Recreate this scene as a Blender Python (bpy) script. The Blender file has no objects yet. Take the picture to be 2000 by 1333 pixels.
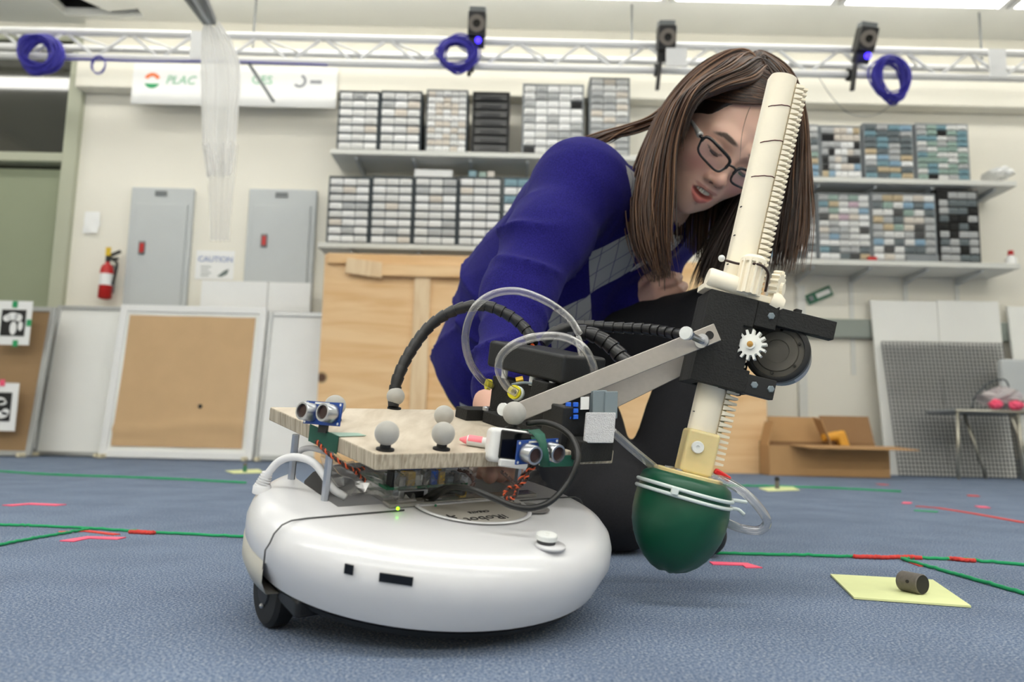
import bpy, bmesh, math, random
import numpy as np
from mathutils import Vector, Matrix
random.seed(7); rng = np.random.default_rng(7)
SC = bpy.context.scene
COL = SC.collection

# ---------------------------------------------------------------- camera, world, lamps, exposure
CAM_H = .158; PITCH = math.radians(7.16); ROLL = math.radians(1.3); FPX = 1500.0
cd = bpy.data.cameras.new('camera'); cam = bpy.data.objects.new('camera', cd); COL.objects.link(cam)
cd.sensor_width = 36; cd.sensor_fit = 'HORIZONTAL'; cd.lens = FPX/2000*36; cd.clip_start = .02
fw = Vector((0, math.cos(PITCH), math.sin(PITCH))); U0 = Vector((0, -math.sin(PITCH), math.cos(PITCH)))
rt = math.cos(ROLL)*Vector((1, 0, 0)) + math.sin(ROLL)*U0
up = math.cos(ROLL)*U0 - math.sin(ROLL)*Vector((1, 0, 0))
cam.matrix_world = Matrix(((rt.x, up.x, -fw.x, 0), (rt.y, up.y, -fw.y, 0), (rt.z, up.z, -fw.z, CAM_H), (0, 0, 0, 1)))
cd.dof.use_dof = True; cd.dof.focus_distance = .80; cd.dof.aperture_fstop = 5.6; cd.dof.aperture_blades = 9
SC.camera = cam
SC.view_settings.view_transform = 'Standard'; SC.view_settings.look = 'None'
SC.view_settings.gamma = 1; SC.view_settings.use_curve_mapping = False
SC.view_settings.exposure = 0.44
w = bpy.data.worlds.new('world'); SC.world = w; w.use_nodes = True
w.node_tree.nodes['Background'].inputs[0].default_value = (.9, .95, 1, 1)
w.node_tree.nodes['Background'].inputs[1].default_value = .3
LAMP_EMIT = 11.0
LAMP_ROWS = [(3.9, -2.9, 3.6), (1.9, -3.6, 3.6), (-.1, -3.6, 3.6), (-2.1, -3.6, 3.6)]     # y, first x, last x of each fluorescent row

CPOS = Vector((0, 0, CAM_H))
def ray(px, py): return fw + rt*((px-1000)/FPX) - up*((py-666.5)/FPX)
def P(px, py, Y):
    r = ray(px, py); return CPOS + r*(Y/r.y)
def G(px, py, z=0.0):
    r = ray(px, py); return CPOS + r*((z-CAM_H)/r.z)

# ---------------------------------------------------------------- mesh helpers
V = Vector
def frame(axis, hint=(0, 0, 1)):
    a = V(axis).normalized(); h = V(hint)
    if abs(a.dot(h.normalized())) > .97: h = V((1, 0, 0)) if abs(a.x) < .9 else V((0, 1, 0))
    u = h.cross(a).normalized(); v = a.cross(u)
    return u, v, a
class MB:
    def __init__(s): s.v = []; s.f = []; s.m = []; s.mi = 0
    def add(s, vs, fs):
        o = len(s.v); s.v += [tuple(x) for x in vs]
        s.f += [tuple(i+o for i in f) for f in fs]; s.m += [s.mi]*len(fs); return s
    def box(s, c, size, ax=None):
        c = V(c); hx, hy, hz = [k/2 for k in size]
        X, Y, Z = ax if ax else (V((1, 0, 0)), V((0, 1, 0)), V((0, 0, 1)))
        vs = [c+X*(a*hx)+Y*(b*hy)+Z*(d*hz) for a in (-1, 1) for b in (-1, 1) for d in (-1, 1)]
        return s.add(vs, [(0, 1, 3, 2), (4, 6, 7, 5), (0, 4, 5, 1), (2, 3, 7, 6), (0, 2, 6, 4), (1, 5, 7, 3)])
    def bb(s, x0, x1, y0, y1, z0, z1): return s.box(((x0+x1)/2, (y0+y1)/2, (z0+z1)/2), (x1-x0, y1-y0, z1-z0))
    def bar(s, p0, p1, wd, th, hint=(0, 0, 1)):
        p0, p1 = V(p0), V(p1); u, v, a = frame(p1-p0, hint)
        return s.box((p0+p1)/2, (wd, th, (p1-p0).length), (u, v, a))
    def lathe(s, prof, c, axis, n=24, cap=True, hint=(0, 0, 1), a0=0, a1=2*math.pi):
        u, v, a = frame(axis, hint); c = V(c); full = abs(a1-a0-2*math.pi) < 1e-6
        k = n if full else n+1; vs = []
        for r, z in prof:
            for i in range(k):
                t = a0+(a1-a0)*i/n; vs.append(c+a*z+(u*math.cos(t)+v*math.sin(t))*r)
        fs = []
        for j in range(len(prof)-1):
            for i in range(n):
                i2 = (i+1) % k; fs.append((j*k+i, j*k+i2, (j+1)*k+i2, (j+1)*k+i))
        if cap and full:
            if prof[0][0] > 1e-6: fs.append(tuple(range(k-1, -1, -1)))
            if prof[-1][0] > 1e-6: fs.append(tuple((len(prof)-1)*k+i for i in range(k)))
        return s.add(vs, fs)
    def cyl(s, p0, p1, r0, r1=None, n=16):
        p0, p1 = V(p0), V(p1); return s.lathe([(r0, 0), (r0 if r1 is None else r1, (p1-p0).length)], p0, p1-p0, n)
    def sphere(s, c, r, n=20, sc=(1, 1, 1)):
        vs = []; fs = []; m = n//2; c = V(c)
        for j in range(m+1):
            p = math.pi*j/m
            for i in range(n):
                t = 2*math.pi*i/n
                vs.append(c+V((r*sc[0]*math.sin(p)*math.cos(t), r*sc[1]*math.sin(p)*math.sin(t), r*sc[2]*math.cos(p))))
        for j in range(m):
            for i in range(n): fs.append((j*n+i, (j+1)*n+i, (j+1)*n+(i+1) % n, j*n+(i+1) % n))
        return s.add(vs, fs)
    def tube(s, pts, r, n=8, cap=True):
        pts = [V(p) for p in pts]; rs = r if hasattr(r, '__len__') else [r]*len(pts)
        t = (pts[1]-pts[0]).normalized(); u, v, a = frame(t); vs = []; fs = []
        for i, p in enumerate(pts):
            t2 = (pts[min(i+1, len(pts)-1)]-pts[max(i-1, 0)]).normalized()
            if t2.length > .5:
                u = (u-t2*u.dot(t2)).normalized(); v = t2.cross(u)
            for k in range(n):
                q = 2*math.pi*k/n; vs.append(p+(u*math.cos(q)+v*math.sin(q))*rs[i])
        for i in range(len(pts)-1):
            for k in range(n): fs.append((i*n+k, i*n+(k+1) % n, (i+1)*n+(k+1) % n, (i+1)*n+k))
        if cap: fs += [tuple(range(n-1, -1, -1)), tuple((len(pts)-1)*n+k for k in range(n))]
        return s.add(vs, fs)
    def prism(s, poly, d):                       # poly: 3-D points, extruded by vector d
        n = len(poly); d = V(d); poly = [V(p) for p in poly]
        vs = poly+[p+d for p in poly]
        return s.add(vs, [tuple(range(n-1, -1, -1)), tuple(range(n, 2*n))]+[(i, (i+1) % n, n+(i+1) % n, n+i) for i in range(n)])
    def grid(s, pts):                            # pts[i][j]
        a = len(pts); b = len(pts[0])
        return s.add([p for r in pts for p in r], [(i*b+j, i*b+j+1, (i+1)*b+j+1, (i+1)*b+j) for i in range(a-1) for j in range(b-1)])
    def mesh(s, name, mats, smooth=False, off=None):
        me = bpy.data.meshes.new(name)
        vs = s.v if off is None else [(x-off[0], y-off[1], z-off[2]) for x, y, z in s.v]
        me.from_pydata(vs, [], s.f)
        for m in (mats if isinstance(mats, (list, tuple)) else [mats]): me.materials.append(m)
        if any(s.m): me.polygons.foreach_set('material_index', s.m)
        bm = bmesh.new(); bm.from_mesh(me); bmesh.ops.recalc_face_normals(bm, faces=bm.faces); bm.to_mesh(me); bm.free()
        if smooth: me.polygons.foreach_set('use_smooth', [True]*len(me.polygons))
        me.update(); return me
def root_of(p):
    while p.parent: p = p.parent
    return p
def link(name, me, parent=None):
    o = bpy.data.objects.new(name, me); COL.objects.link(o)
    if parent: o.parent = parent
    return o
def obj(name, mb, mat, parent=None, smooth=False, bevel=0, seg=2, auto=False, label=None):
    """one mesh object; vertices are given in world space"""
    off = root_of(parent).location if parent else None
    o = link(name, mb.mesh(name, mat, smooth, off), parent)
    if bevel:
        b = o.modifiers.new('bevel', 'BEVEL'); b.width = bevel; b.segments = seg; b.limit_method = 'ANGLE'; b.angle_limit = math.radians(40)
        o.data.polygons.foreach_set('use_smooth', [True]*len(o.data.polygons))
        b.harden_normals = True
    if auto: sharp(o, 35)
    if label: o['label'] = label
    return o
def sharp(o, deg):
    me = o.data; bm = bmesh.new(); bm.from_mesh(me)
    for e in bm.edges: e.smooth = not (len(e.link_faces) == 2 and e.calc_face_angle(0) > math.radians(deg))
    for f in bm.faces: f.smooth = True
    bm.to_mesh(me); bm.free()
def tag(o, label, cat, group=None, kind=None):
    o['label'] = label; o['category'] = cat
    if group: o['group'] = group
    if kind: o['kind'] = kind
    return o
def thing(name, label, cat, loc, group=None):
    o = bpy.data.objects.new(name, None); o.empty_display_size = .05; COL.objects.link(o); o.location = loc
    return tag(o, label, cat, group)
def struct(name, mb, mat, **k):
    o = obj(name, mb, mat, **k); o['kind'] = 'structure'; return o
def spline(pts, n=8):
    """Catmull-Rom through the points"""
    pts = [V(p) for p in pts]; q = [pts[0]*2-pts[1]]+pts+[pts[-1]*2-pts[-2]]; out = []
    for i in range(1, len(q)-2):
        a, b, c, d = q[i-1:i+3]
        for k in range(n):
            t = k/n; out.append(.5*((2*b)+(c-a)*t+(2*a-5*b+4*c-d)*t*t+(3*b-a-3*c+d)*t**3))
    out.append(pts[-1]); return out
def px_box(mb, x0, y0, x1, y1, Y, th, back=True):
    """upright slab seen between the given pixels at distance Y"""
    xm, ym = (x0+x1)/2, (y0+y1)/2
    return mb.bb(P(x0, ym, Y).x, P(x1, ym, Y).x, Y if back else Y-th, Y+th if back else Y, P(xm, y1, Y).z, P(xm, y0, Y).z)
def text(name, body, size, mat, parent, M, depth=.0004, align='CENTER', shear=0):
    cu = bpy.data.curves.new(name, 'FONT'); cu.body = body; cu.size = size; cu.extrude = depth; cu.align_x = align; cu.align_y = 'CENTER'; cu.shear = shear
    cu.resolution_u = 3
    t = bpy.data.objects.new('tmp', cu); COL.objects.link(t)
    me = bpy.data.meshes.new_from_object(t.evaluated_get(bpy.context.evaluated_depsgraph_get()))
    bpy.data.objects.remove(t); bpy.data.curves.remove(cu)
    me.transform(M)
    if parent: me.transform(Matrix.Translation(-root_of(parent).location))
    me.materials.clear(); me.materials.append(mat)
    return link(name, me, parent)
def axes_matrix(o, X, Y, Z):
    return Matrix(((X[0], Y[0], Z[0], o[0]), (X[1], Y[1], Z[1], o[1]), (X[2], Y[2], Z[2], o[2]), (0, 0, 0, 1)))

# ---------------------------------------------------------------- materials
def srgb(r, g=None, b=None):
    if g is None: r, g, b = r
    f = lambda c: (c/255/12.92 if c/255 <= .04045 else ((c/255+.055)/1.055)**2.4)
    return (f(r), f(g), f(b), 1)
def mat(name, col, rough=.5, metal=0, var=.08, scale=60, bump=0, bscale=300, spec=.5, trans=0, emit=0, sss=0, coat=0, sheen=0):
    m = bpy.data.materials.new(name); m.use_nodes = True; nt = m.node_tree; N = nt.nodes; L = nt.links
    b = N['Principled BSDF']; c = srgb(col)
    b.inputs['Roughness'].default_value = rough; b.inputs['Metallic'].default_value = metal
    b.inputs['Specular IOR Level'].default_value = spec
    tc = N.new('ShaderNodeTexCoord')
    if var:
        n = N.new('ShaderNodeTexNoise'); n.inputs['Scale'].default_value = scale; n.inputs['Detail'].default_value = 3
        L.new(tc.outputs['Object'], n.inputs['Vector'])
        mx = N.new('ShaderNodeMix'); mx.data_type = 'RGBA'
        mx.inputs[6].default_value = tuple(k*(1-var) for k in c[:3])+(1,); mx.inputs[7].default_value = tuple(min(1, k*(1+var)) for k in c[:3])+(1,)
        L.new(n.outputs['Fac'], mx.inputs[0]); L.new(mx.outputs[2], b.inputs['Base Color'])
    else: b.inputs['Base Color'].default_value = c
    if bump:
        n2 = N.new('ShaderNodeTexNoise'); n2.inputs['Scale'].default_value = bscale; n2.inputs['Detail'].default_value = 2
        L.new(tc.outputs['Object'], n2.inputs['Vector'])
        bp = N.new('ShaderNodeBump'); bp.inputs['Strength'].default_value = bump; bp.inputs['Distance'].default_value = .002
        L.new(n2.outputs['Fac'], bp.inputs['Height']); L.new(bp.outputs['Normal'], b.inputs['Normal'])
    b.inputs['Transmission Weight'].default_value = trans
    if emit: b.inputs['Emission Color'].default_value = c; b.inputs['Emission Strength'].default_value = emit
    if sss:
        b.inputs['Subsurface Weight'].default_value = sss; b.inputs['Subsurface Radius'].default_value = (.01, .004, .002); b.inputs['Subsurface Scale'].default_value = 1
    if coat: b.inputs['Coat Weight'].default_value = coat; b.inputs['Coat Roughness'].default_value = .1
    if sheen: b.inputs['Sheen Weight'].default_value = sheen; b.inputs['Sheen Roughness'].default_value = .5
    return m
def clear_mat(name, tint=(235, 235, 235), body=.25, rough=.05, gloss=.9):
    """see-through plastic: transparent, a little milky, with a fresnel reflection"""
    m = bpy.data.materials.new(name); m.use_nodes = True; nt = m.node_tree; N = nt.nodes; L = nt.links; N.remove(N['Principled BSDF'])
    tr = N.new('ShaderNodeBsdfTransparent'); tr.inputs[0].default_value = (.93, .93, .93, 1)
    df = N.new('ShaderNodeBsdfDiffuse'); df.inputs[0].default_value = srgb(tint)
    gl = N.new('ShaderNodeBsdfGlossy'); gl.inputs['Roughness'].default_value = rough
    lw = N.new('ShaderNodeLayerWeight'); lw.inputs[0].default_value = .45
    m1 = N.new('ShaderNodeMixShader'); m1.inputs[0].default_value = body; L.new(tr.outputs[0], m1.inputs[1]); L.new(df.outputs[0], m1.inputs[2])
    mu = N.new('ShaderNodeMath'); mu.operation = 'MULTIPLY_ADD'; mu.inputs[1].default_value = gloss*.75; mu.inputs[2].default_value = .06; L.new(lw.outputs['Facing'], mu.inputs[0])
    m2 = N.new('ShaderNodeMixShader'); L.new(mu.outputs[0], m2.inputs[0]); L.new(m1.outputs[0], m2.inputs[1]); L.new(gl.outputs[0], m2.inputs[2])
    L.new(m2.outputs[0], N['Material Output'].inputs[0]); return m
def cloth_mat(name, alpha):
    """sheer woven cloth: part open, part diffuse, part translucent"""
    m = bpy.data.materials.new(name); m.use_nodes = True; nt = m.node_tree; N = nt.nodes; L = nt.links; N.remove(N['Principled BSDF'])
    tr = N.new('ShaderNodeBsdfTransparent'); df = N.new('ShaderNodeBsdfDiffuse'); tl = N.new('ShaderNodeBsdfTranslucent')
    for k in (df, tl): k.inputs[0].default_value = (.92, .92, .91, 1)
    m1 = N.new('ShaderNodeMixShader'); m1.inputs[0].default_value = .5; L.new(df.outputs[0], m1.inputs[1]); L.new(tl.outputs[0], m1.inputs[2])
    m2 = N.new('ShaderNodeMixShader'); m2.inputs[0].default_value = alpha; L.new(tr.outputs[0], m2.inputs[1]); L.new(m1.outputs[0], m2.inputs[2]); L.new(m2.outputs[0], N['Material Output'].inputs[0]); return m
def ramp(N, stops):
    r = N.new('ShaderNodeValToRGB'); e = r.color_ramp.elements
    e[0].position, e[0].color = stops[0]; e[1].position, e[1].color = stops[-1]
    for p, c in stops[1:-1]:
        k = e.new(p); k.color = c
    return r
def carpet_mat():
    m = mat('blue_carpet', (90, 110, 140), .95, var=0, spec=.1); nt = m.node_tree; N = nt.nodes; L = nt.links; b = N['Principled BSDF']
    tc = N['Texture Coordinate']
    n = N.new('ShaderNodeTexNoise'); n.inputs['Scale'].default_value = 430; n.inputs['Detail'].default_value = 4; n.inputs['Roughness'].default_value = .75
    n2 = N.new('ShaderNodeTexNoise'); n2.inputs['Scale'].default_value = 7; n2.inputs['Detail'].default_value = 5
    n3 = N.new('ShaderNodeTexVoronoi'); n3.inputs['Scale'].default_value = 330
    for k in (n, n2, n3): L.new(tc.outputs['Object'], k.inputs['Vector'])
    r = ramp(N, [(.33, srgb(56, 71, 98)), (.46, srgb(100, 116, 142)), (.55, srgb(130, 144, 166)), (.68, srgb(196, 198, 198))]); L.new(n.outputs['Fac'], r.inputs[0])
    mx = N.new('ShaderNodeMix'); mx.data_type = 'RGBA'; mx.blend_type = 'MULTIPLY'; mx.inputs[0].default_value = .5
    r2 = ramp(N, [(.35, (.72, .72, .74, 1)), (.65, (1.1, 1.1, 1.1, 1))]); L.new(n2.outputs['Fac'], r2.inputs[0])
    L.new(r.outputs[0], mx.inputs[6]); L.new(r2.outputs[0], mx.inputs[7]); L.new(mx.outputs[2], b.inputs['Base Color'])
    bp = N.new('ShaderNodeBump'); bp.inputs['Strength'].default_value = .55; bp.inputs['Distance'].default_value = .002
    ad = N.new('ShaderNodeMath'); L.new(n.outputs['Fac'], ad.inputs[0]); L.new(n3.outputs['Distance'], ad.inputs[1]); L.new(ad.outputs[0], bp.inputs['Height'])
    L.new(bp.outputs['Normal'], b.inputs['Normal']); return m
def wood_mat(name, c0, c1, scale=(2, 30, 14), knots=(), rough=.6, dist=2.0):
    m = mat(name, c0, rough, var=0); nt = m.node_tree; N = nt.nodes; L = nt.links; b = N['Principled BSDF']; tc = N['Texture Coordinate']
    mp = N.new('ShaderNodeMapping'); mp.inputs['Scale'].default_value = scale; L.new(tc.outputs['Object'], mp.inputs[0])
    n = N.new('ShaderNodeTexNoise'); n.inputs['Scale'].default_value = 1; n.inputs['Detail'].default_value = 6; n.inputs['Distortion'].default_value = dist
    L.new(mp.outputs[0], n.inputs['Vector']); r = ramp(N, [(.35, srgb(c1)), (.62, srgb(c0))]); L.new(n.outputs['Fac'], r.inputs[0]); last = r.outputs[0]
    for (x, y, z, rad) in knots:
        d = N.new('ShaderNodeVectorMath'); d.operation = 'DISTANCE'; d.inputs[1].default_value = (x, y, z); L.new(tc.outputs['Object'], d.inputs[0])
        r = ramp(N, [(0, (1, 1, 1, 1)), (1, (0, 0, 0, 1))])
        mr = N.new('ShaderNodeMapRange'); mr.inputs[1].default_value = rad*.5; mr.inputs[2].default_value = rad; mr.inputs[3].default_value = 1; mr.inputs[4].default_value = 0
        L.new(d.outputs['Value'], mr.inputs[0])
        mx = N.new('ShaderNodeMix'); mx.data_type = 'RGBA'; mx.inputs[7].default_value = srgb(92, 62, 40); L.new(mr.outputs[0], mx.inputs[0]); L.new(last, mx.inputs[6]); last = mx.outputs[2]
    L.new(last, b.inputs['Base Color']); return m
M = {}
def mk(k, *a, **kw): M[k] = mat(k, *a, **kw); return M[k]
mk('wall_paint', (242, 238, 226), .8, var=.03, scale=3); mk('ceiling_paint', (240, 240, 234), .85, var=.03, scale=4)
mk('soffit_paint', (243, 239, 226), .8, var=.02, scale=3)
mk('door_green', (150, 158, 132), .5, var=.04, scale=5); mk('frame_green', (184, 187, 166), .5, var=.04, scale=5)
mk('dark_glass', (48, 48, 40), .06, var=.05, spec=1.0, coat=1); mk('void_dark', (22, 20, 18), .9, var=.1)
mk('panel_grey', (200, 204, 205), .5, var=.03, scale=8); mk('panel_grey_dark', (120, 124, 126), .5)
mk('white_metal', (240, 240, 240), .4, var=.03); mk('white_board', (246, 246, 242), .5, var=.03, scale=5); mk('paper_white', (248, 248, 247), .8, var=.03, scale=8)
mk('frame_alu', (178, 180, 180), .35, metal=.6, var=.05); mk('brown_paper', (208, 174, 132), .8, var=.07, scale=9, bump=.5, bscale=9)
mk('red', (196, 32, 30), .35); mk('black_plastic', (24, 24, 25), .45, var=.2); mk('black_rubber', (16, 16, 17), .6, var=.2)
mk('yellow', (226, 190, 40), .5); mk('blue_cable', (58, 52, 170), .45, var=.15, scale=200); mk('blue_led', (60, 40, 255), .4, emit=2.5, var=0)
mk('green_led', (120, 255, 20), .4, emit=4, var=0); mk('lens_grey', (120, 112, 104), .35, var=.1); mk('lens_black', (8, 8, 10), .1, var=0)
mk('shelf_white', (226, 226, 220), .5, var=.03); mk('shelf_under', (196, 192, 182), .7)
mk('cab_grey', (138, 143, 146), .5); mk('cab_dark', (58, 68, 74), .5); mk('cab_black', (24, 25, 27), .5); mk('cab_blue', (78, 92, 100), .5)
mk('cardboard', (186, 146, 100), .85, var=.07, scale=14); mk('cardboard_in', (150, 114, 78), .85, var=.07, scale=14)
mk('pink_tape', (255, 96, 130), .6, var=.06, scale=50); mk('green_string', (30, 160, 100), .8, var=.2, scale=400); mk('red_string', (214, 66, 58), .8, var=.2, scale=400)
mk('paper_yellow', (226, 232, 172), .8, var=.03); mk('pcb_green', (40, 112, 80), .5, var=.2, scale=90); mk('pcb_blue', (24, 66, 142), .4, var=.15, scale=120)
mk('raceway_grey', (150, 158, 150), .5, var=.03); mk('ivory', (226, 216, 186), .45)
mk('lamp_glow', (255, 253, 245), .5, emit=LAMP_EMIT, var=0); mk('lamp_white', (240, 240, 238), .4)
mk('lamp_glow_back', (255, 253, 245), .5, emit=LAMP_EMIT*.62, var=0); mk('lamp_glow_mid', (255, 253, 245), .5, emit=LAMP_EMIT*.85, var=0); mk('lamp_glow_front', (255, 253, 245), .5, emit=LAMP_EMIT*1.75, var=0)
M['carpet'] = carpet_mat()
# ================================================================ THE ROOM
WY = 4.5; CZ = 2.65; RX0, RX1, RY0 = -4.4, 4.4, -3.6
struct('floor', MB().bb(RX0-.1, RX1+.1, RY0-.1, WY+.1, -.1, 0), M['carpet'])
dx0 = RX0; dx1 = P(132, 300, WY).x
# back wall, with the door opening at its left end
zt = P(70, 82, WY).z; zbar0, zbar1 = P(60, 318, WY).z, P(60, 300, WY).z
struct('wall_back', MB().bb(dx1, RX1, WY, WY+.12, 0, CZ).bb(RX0, dx1, WY, WY+.12, zt, CZ), M['wall_paint'])
struct('wall_left', MB().bb(RX0-.1, RX0, RY0, WY+.12, 0, CZ), M['wall_paint'])
struct('wall_right', MB().bb(RX1, RX1+.1, RY0, WY+.12, 0, CZ), M['wall_paint'])
struct('wall_front', MB().bb(RX0-.1, RX1+.1, RY0-.1, RY0, 0, CZ), M['wall_paint'])
# ceiling, with one tile missing above the truss on the left
gx0, gx1, gy0, gy1 = P(88, 0, 4.2).x, P(266, 30, 4.3).x, 4.10, 4.40
c = MB()
c.bb(RX0, RX1, RY0, gy0, CZ, CZ+.05); c.bb(RX0, RX1, gy1, WY+.1, CZ, CZ+.05); c.bb(RX0, gx0, gy0, gy1, CZ, CZ+.05); c.bb(gx1, RX1, gy0, gy1, CZ, CZ+.05)
ceil = struct('ceiling', c, M['ceiling_paint'])
v = MB(); v.bb(gx0-.02, gx1+.02, gy0-.02, gy1+.02, CZ+.35, CZ+.37)
for a in ((gx0-.04, gx0-.02, gy0-.02, gy1+.02), (gx1+.02, gx1+.04, gy0-.02, gy1+.02), (gx0-.02, gx1+.02, gy0-.04, gy0-.02), (gx0-.02, gx1+.02, gy1+.02, gy1+.04)):
    v.bb(*a, CZ+.05, CZ+.37)
struct('trim_4', v, M['void_dark'], label='dark void above the missing ceiling tile')
tl = MB(); tl.prism([(gx0+.12, gy0-.01, CZ-.01), (gx1+.05, gy0-.01, CZ+.02), (gx1+.05, gy1-.07, CZ+.02), (gx0+.30, gy1-.07, CZ-.01)], (0, 0, .02))
obj('ceiling_tile', tl, M['ceiling_paint'], ceil, label='slipped white tile leaving a dark gap')
for i in range(0):
    x = RX0+1.2+i*1.5
    obj('ceiling_rail', MB().bb(x-.012, x+.012, 2.0, WY, CZ-.006, CZ), M['lamp_white'], ceil)
# soffit box along the top of the wall
sz0, sz1 = P(1000, 190, WY-.09).z, P(1000, 128, WY-.09).z
struct('trim_1', MB().bb(dx1+.06, RX1, WY-.10, WY, sz0, sz1+.06), M['soffit_paint'], bevel=.012)
struct('trim_2', MB().bb(dx1+.06, RX1, WY-.05, WY, sz1+.06, CZ), M['soffit_paint'])
# door frame, door, transom
fr = MB()
fr.bb(dx1-.01, dx1+.075, WY-.04, WY+.1, 0, zt+.05)
fr.bb(RX0, dx1, WY-.03, WY+.1, zbar0, zbar1)
fr.bb(RX0, dx1+.05, WY-.03, WY+.1, zt, zt+.07)
struct('trim_3', fr, M['frame_green'], bevel=.006, label='grey-green steel frame of the door and transom')
d = struct('door_1', MB().bb(RX0, dx1-.012, WY+.03, WY+.08, .01, zbar0-.03), M['door_green'])
struct('door_2', MB().bb(RX0, dx1-.012, WY+.085, WY+.1, 0, zbar0), M['void_dark'], label='dark reveal behind the door')
struct('window_1', MB().bb(RX0, dx1-.01, WY+.05, WY+.06, zbar1, zt), M['dark_glass'])
struct('baseboard_back', MB().bb(dx1+.08, RX1, WY-.012, WY, 0, .1), M['panel_grey'])

# ---------------------------------------------------------------- fluorescent lamps
def lamp(x0, x1, y, label, glow='lamp_glow'):
    z = 2.56; t = thing('fluorescent_lamp', label, 'lamp', ((x0+x1)/2, y, z), 'fluorescent strip lamps under the ceiling')
    obj('housing', MB().bb(x0, x1, y-.07, y+.07, z+.035, z+.085), M['lamp_white'], t)
    obj('diffuser', MB().bb(x0+.03, x1-.03, y-.06, y+.06, z, z+.036), M[glow], t, bevel=.012)
    for x in (x0, x1-.03): obj('end_cap', MB().bb(x, x+.03, y-.065, y+.065, z-.004, z+.04), M['lamp_white'], t)
GLOW = ('lamp_glow_back', 'lamp_glow_mid', 'lamp_glow_front', 'lamp_glow_front')
for ri, (y, xa, xb) in enumerate(LAMP_ROWS):
    if ri == 0:
        L_ = (xb-xa)/7
        cuts = [(-4.34, xa-.06, 'fluorescent strip lamp above the frame, mirrored in the dark glass over the door'),
                (xa, xa+4*L_, 'long fluorescent strip lamp above the frame, over the left half of the truss'),
                (xa+4*L_, xa+5*L_, 'white fluorescent strip lamp glimpsed at the top edge above the middle tracking camera'),
                (xa+5*L_, xa+6*L_, 'glowing fluorescent strip lamp at the top edge above the tilted tracking camera'),
                (xa+6*L_, xb, 'fluorescent strip lamp ending at the top right corner of the frame')]
    else: cuts = [(xa, xb, ('long fluorescent strip lamp out of view, on the ceiling over the kneeling person', 'long fluorescent strip lamp out of view, on the ceiling above the camera', 'long fluorescent strip lamp out of view, on the ceiling behind the camera')[ri-1])]
    for x0, x1, lb in cuts: lamp(x0+.01, x1-.01, y, lb, GLOW[ri])

# ---------------------------------------------------------------- lighting truss
TY = 3.95
tz1 = P(1000, 82, TY).z; tz0 = P(1000, 131, TY).z; tx0, tx1 = -3.0, 3.0
tr = thing('ceiling_truss', 'white tubular lattice truss hung along the top of the back wall', 'truss', (0, TY, tz0))
def tilt_z(x, z): return z+.006*x*0
for z, y in ((tz1, TY), (tz0, TY), (tz1+.01, TY+.2)): obj('chord', MB().cyl((tx0, y, z), (tx1, y, z), .02, n=12), M['white_metal'], tr, smooth=True)
px = .352; x = tx0; k = 0
while x < tx1-.01:
    a, b = ((tz0, tz1) if k % 2 == 0 else (tz1, tz0))
    obj('brace', MB().cyl((x, TY, a), (min(x+px/2, tx1), TY, b), .009, n=8), M['white_metal'], tr, smooth=True)
    if k % 2: obj('brace', MB().cyl((x, TY, tz1), (x+px/2, TY+.2, tz1+.01), .006, n=6), M['white_metal'], tr, smooth=True)
    x += px/2; k += 1
for pxx, w_ in ((386, 24), (1942, 34)):
    xc = P(pxx, 100, TY).x; obj('end_plate', MB().bb(xc-w_/1500*TY/2, xc+w_/1500*TY/2, TY-.026, TY-.018, tz0-.01, tz1+.01), M['white_metal'], tr, label='white splice plate')
for pxx, wh in ((470, 'right of the sheer curtain'), (1245, 'left of the middle camera'), (1960, 'at the far right')):
    xc = P(pxx, 60, TY).x; tag(obj('truss_hanger', MB().cyl((xc, TY+.2, tz1+.03), (xc, TY+.2, CZ), .006, n=6), M['panel_grey_dark']), 'thin grey rod hanging the truss from the ceiling, '+wh, 'rod', 'ceiling hangers of the truss')

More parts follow.
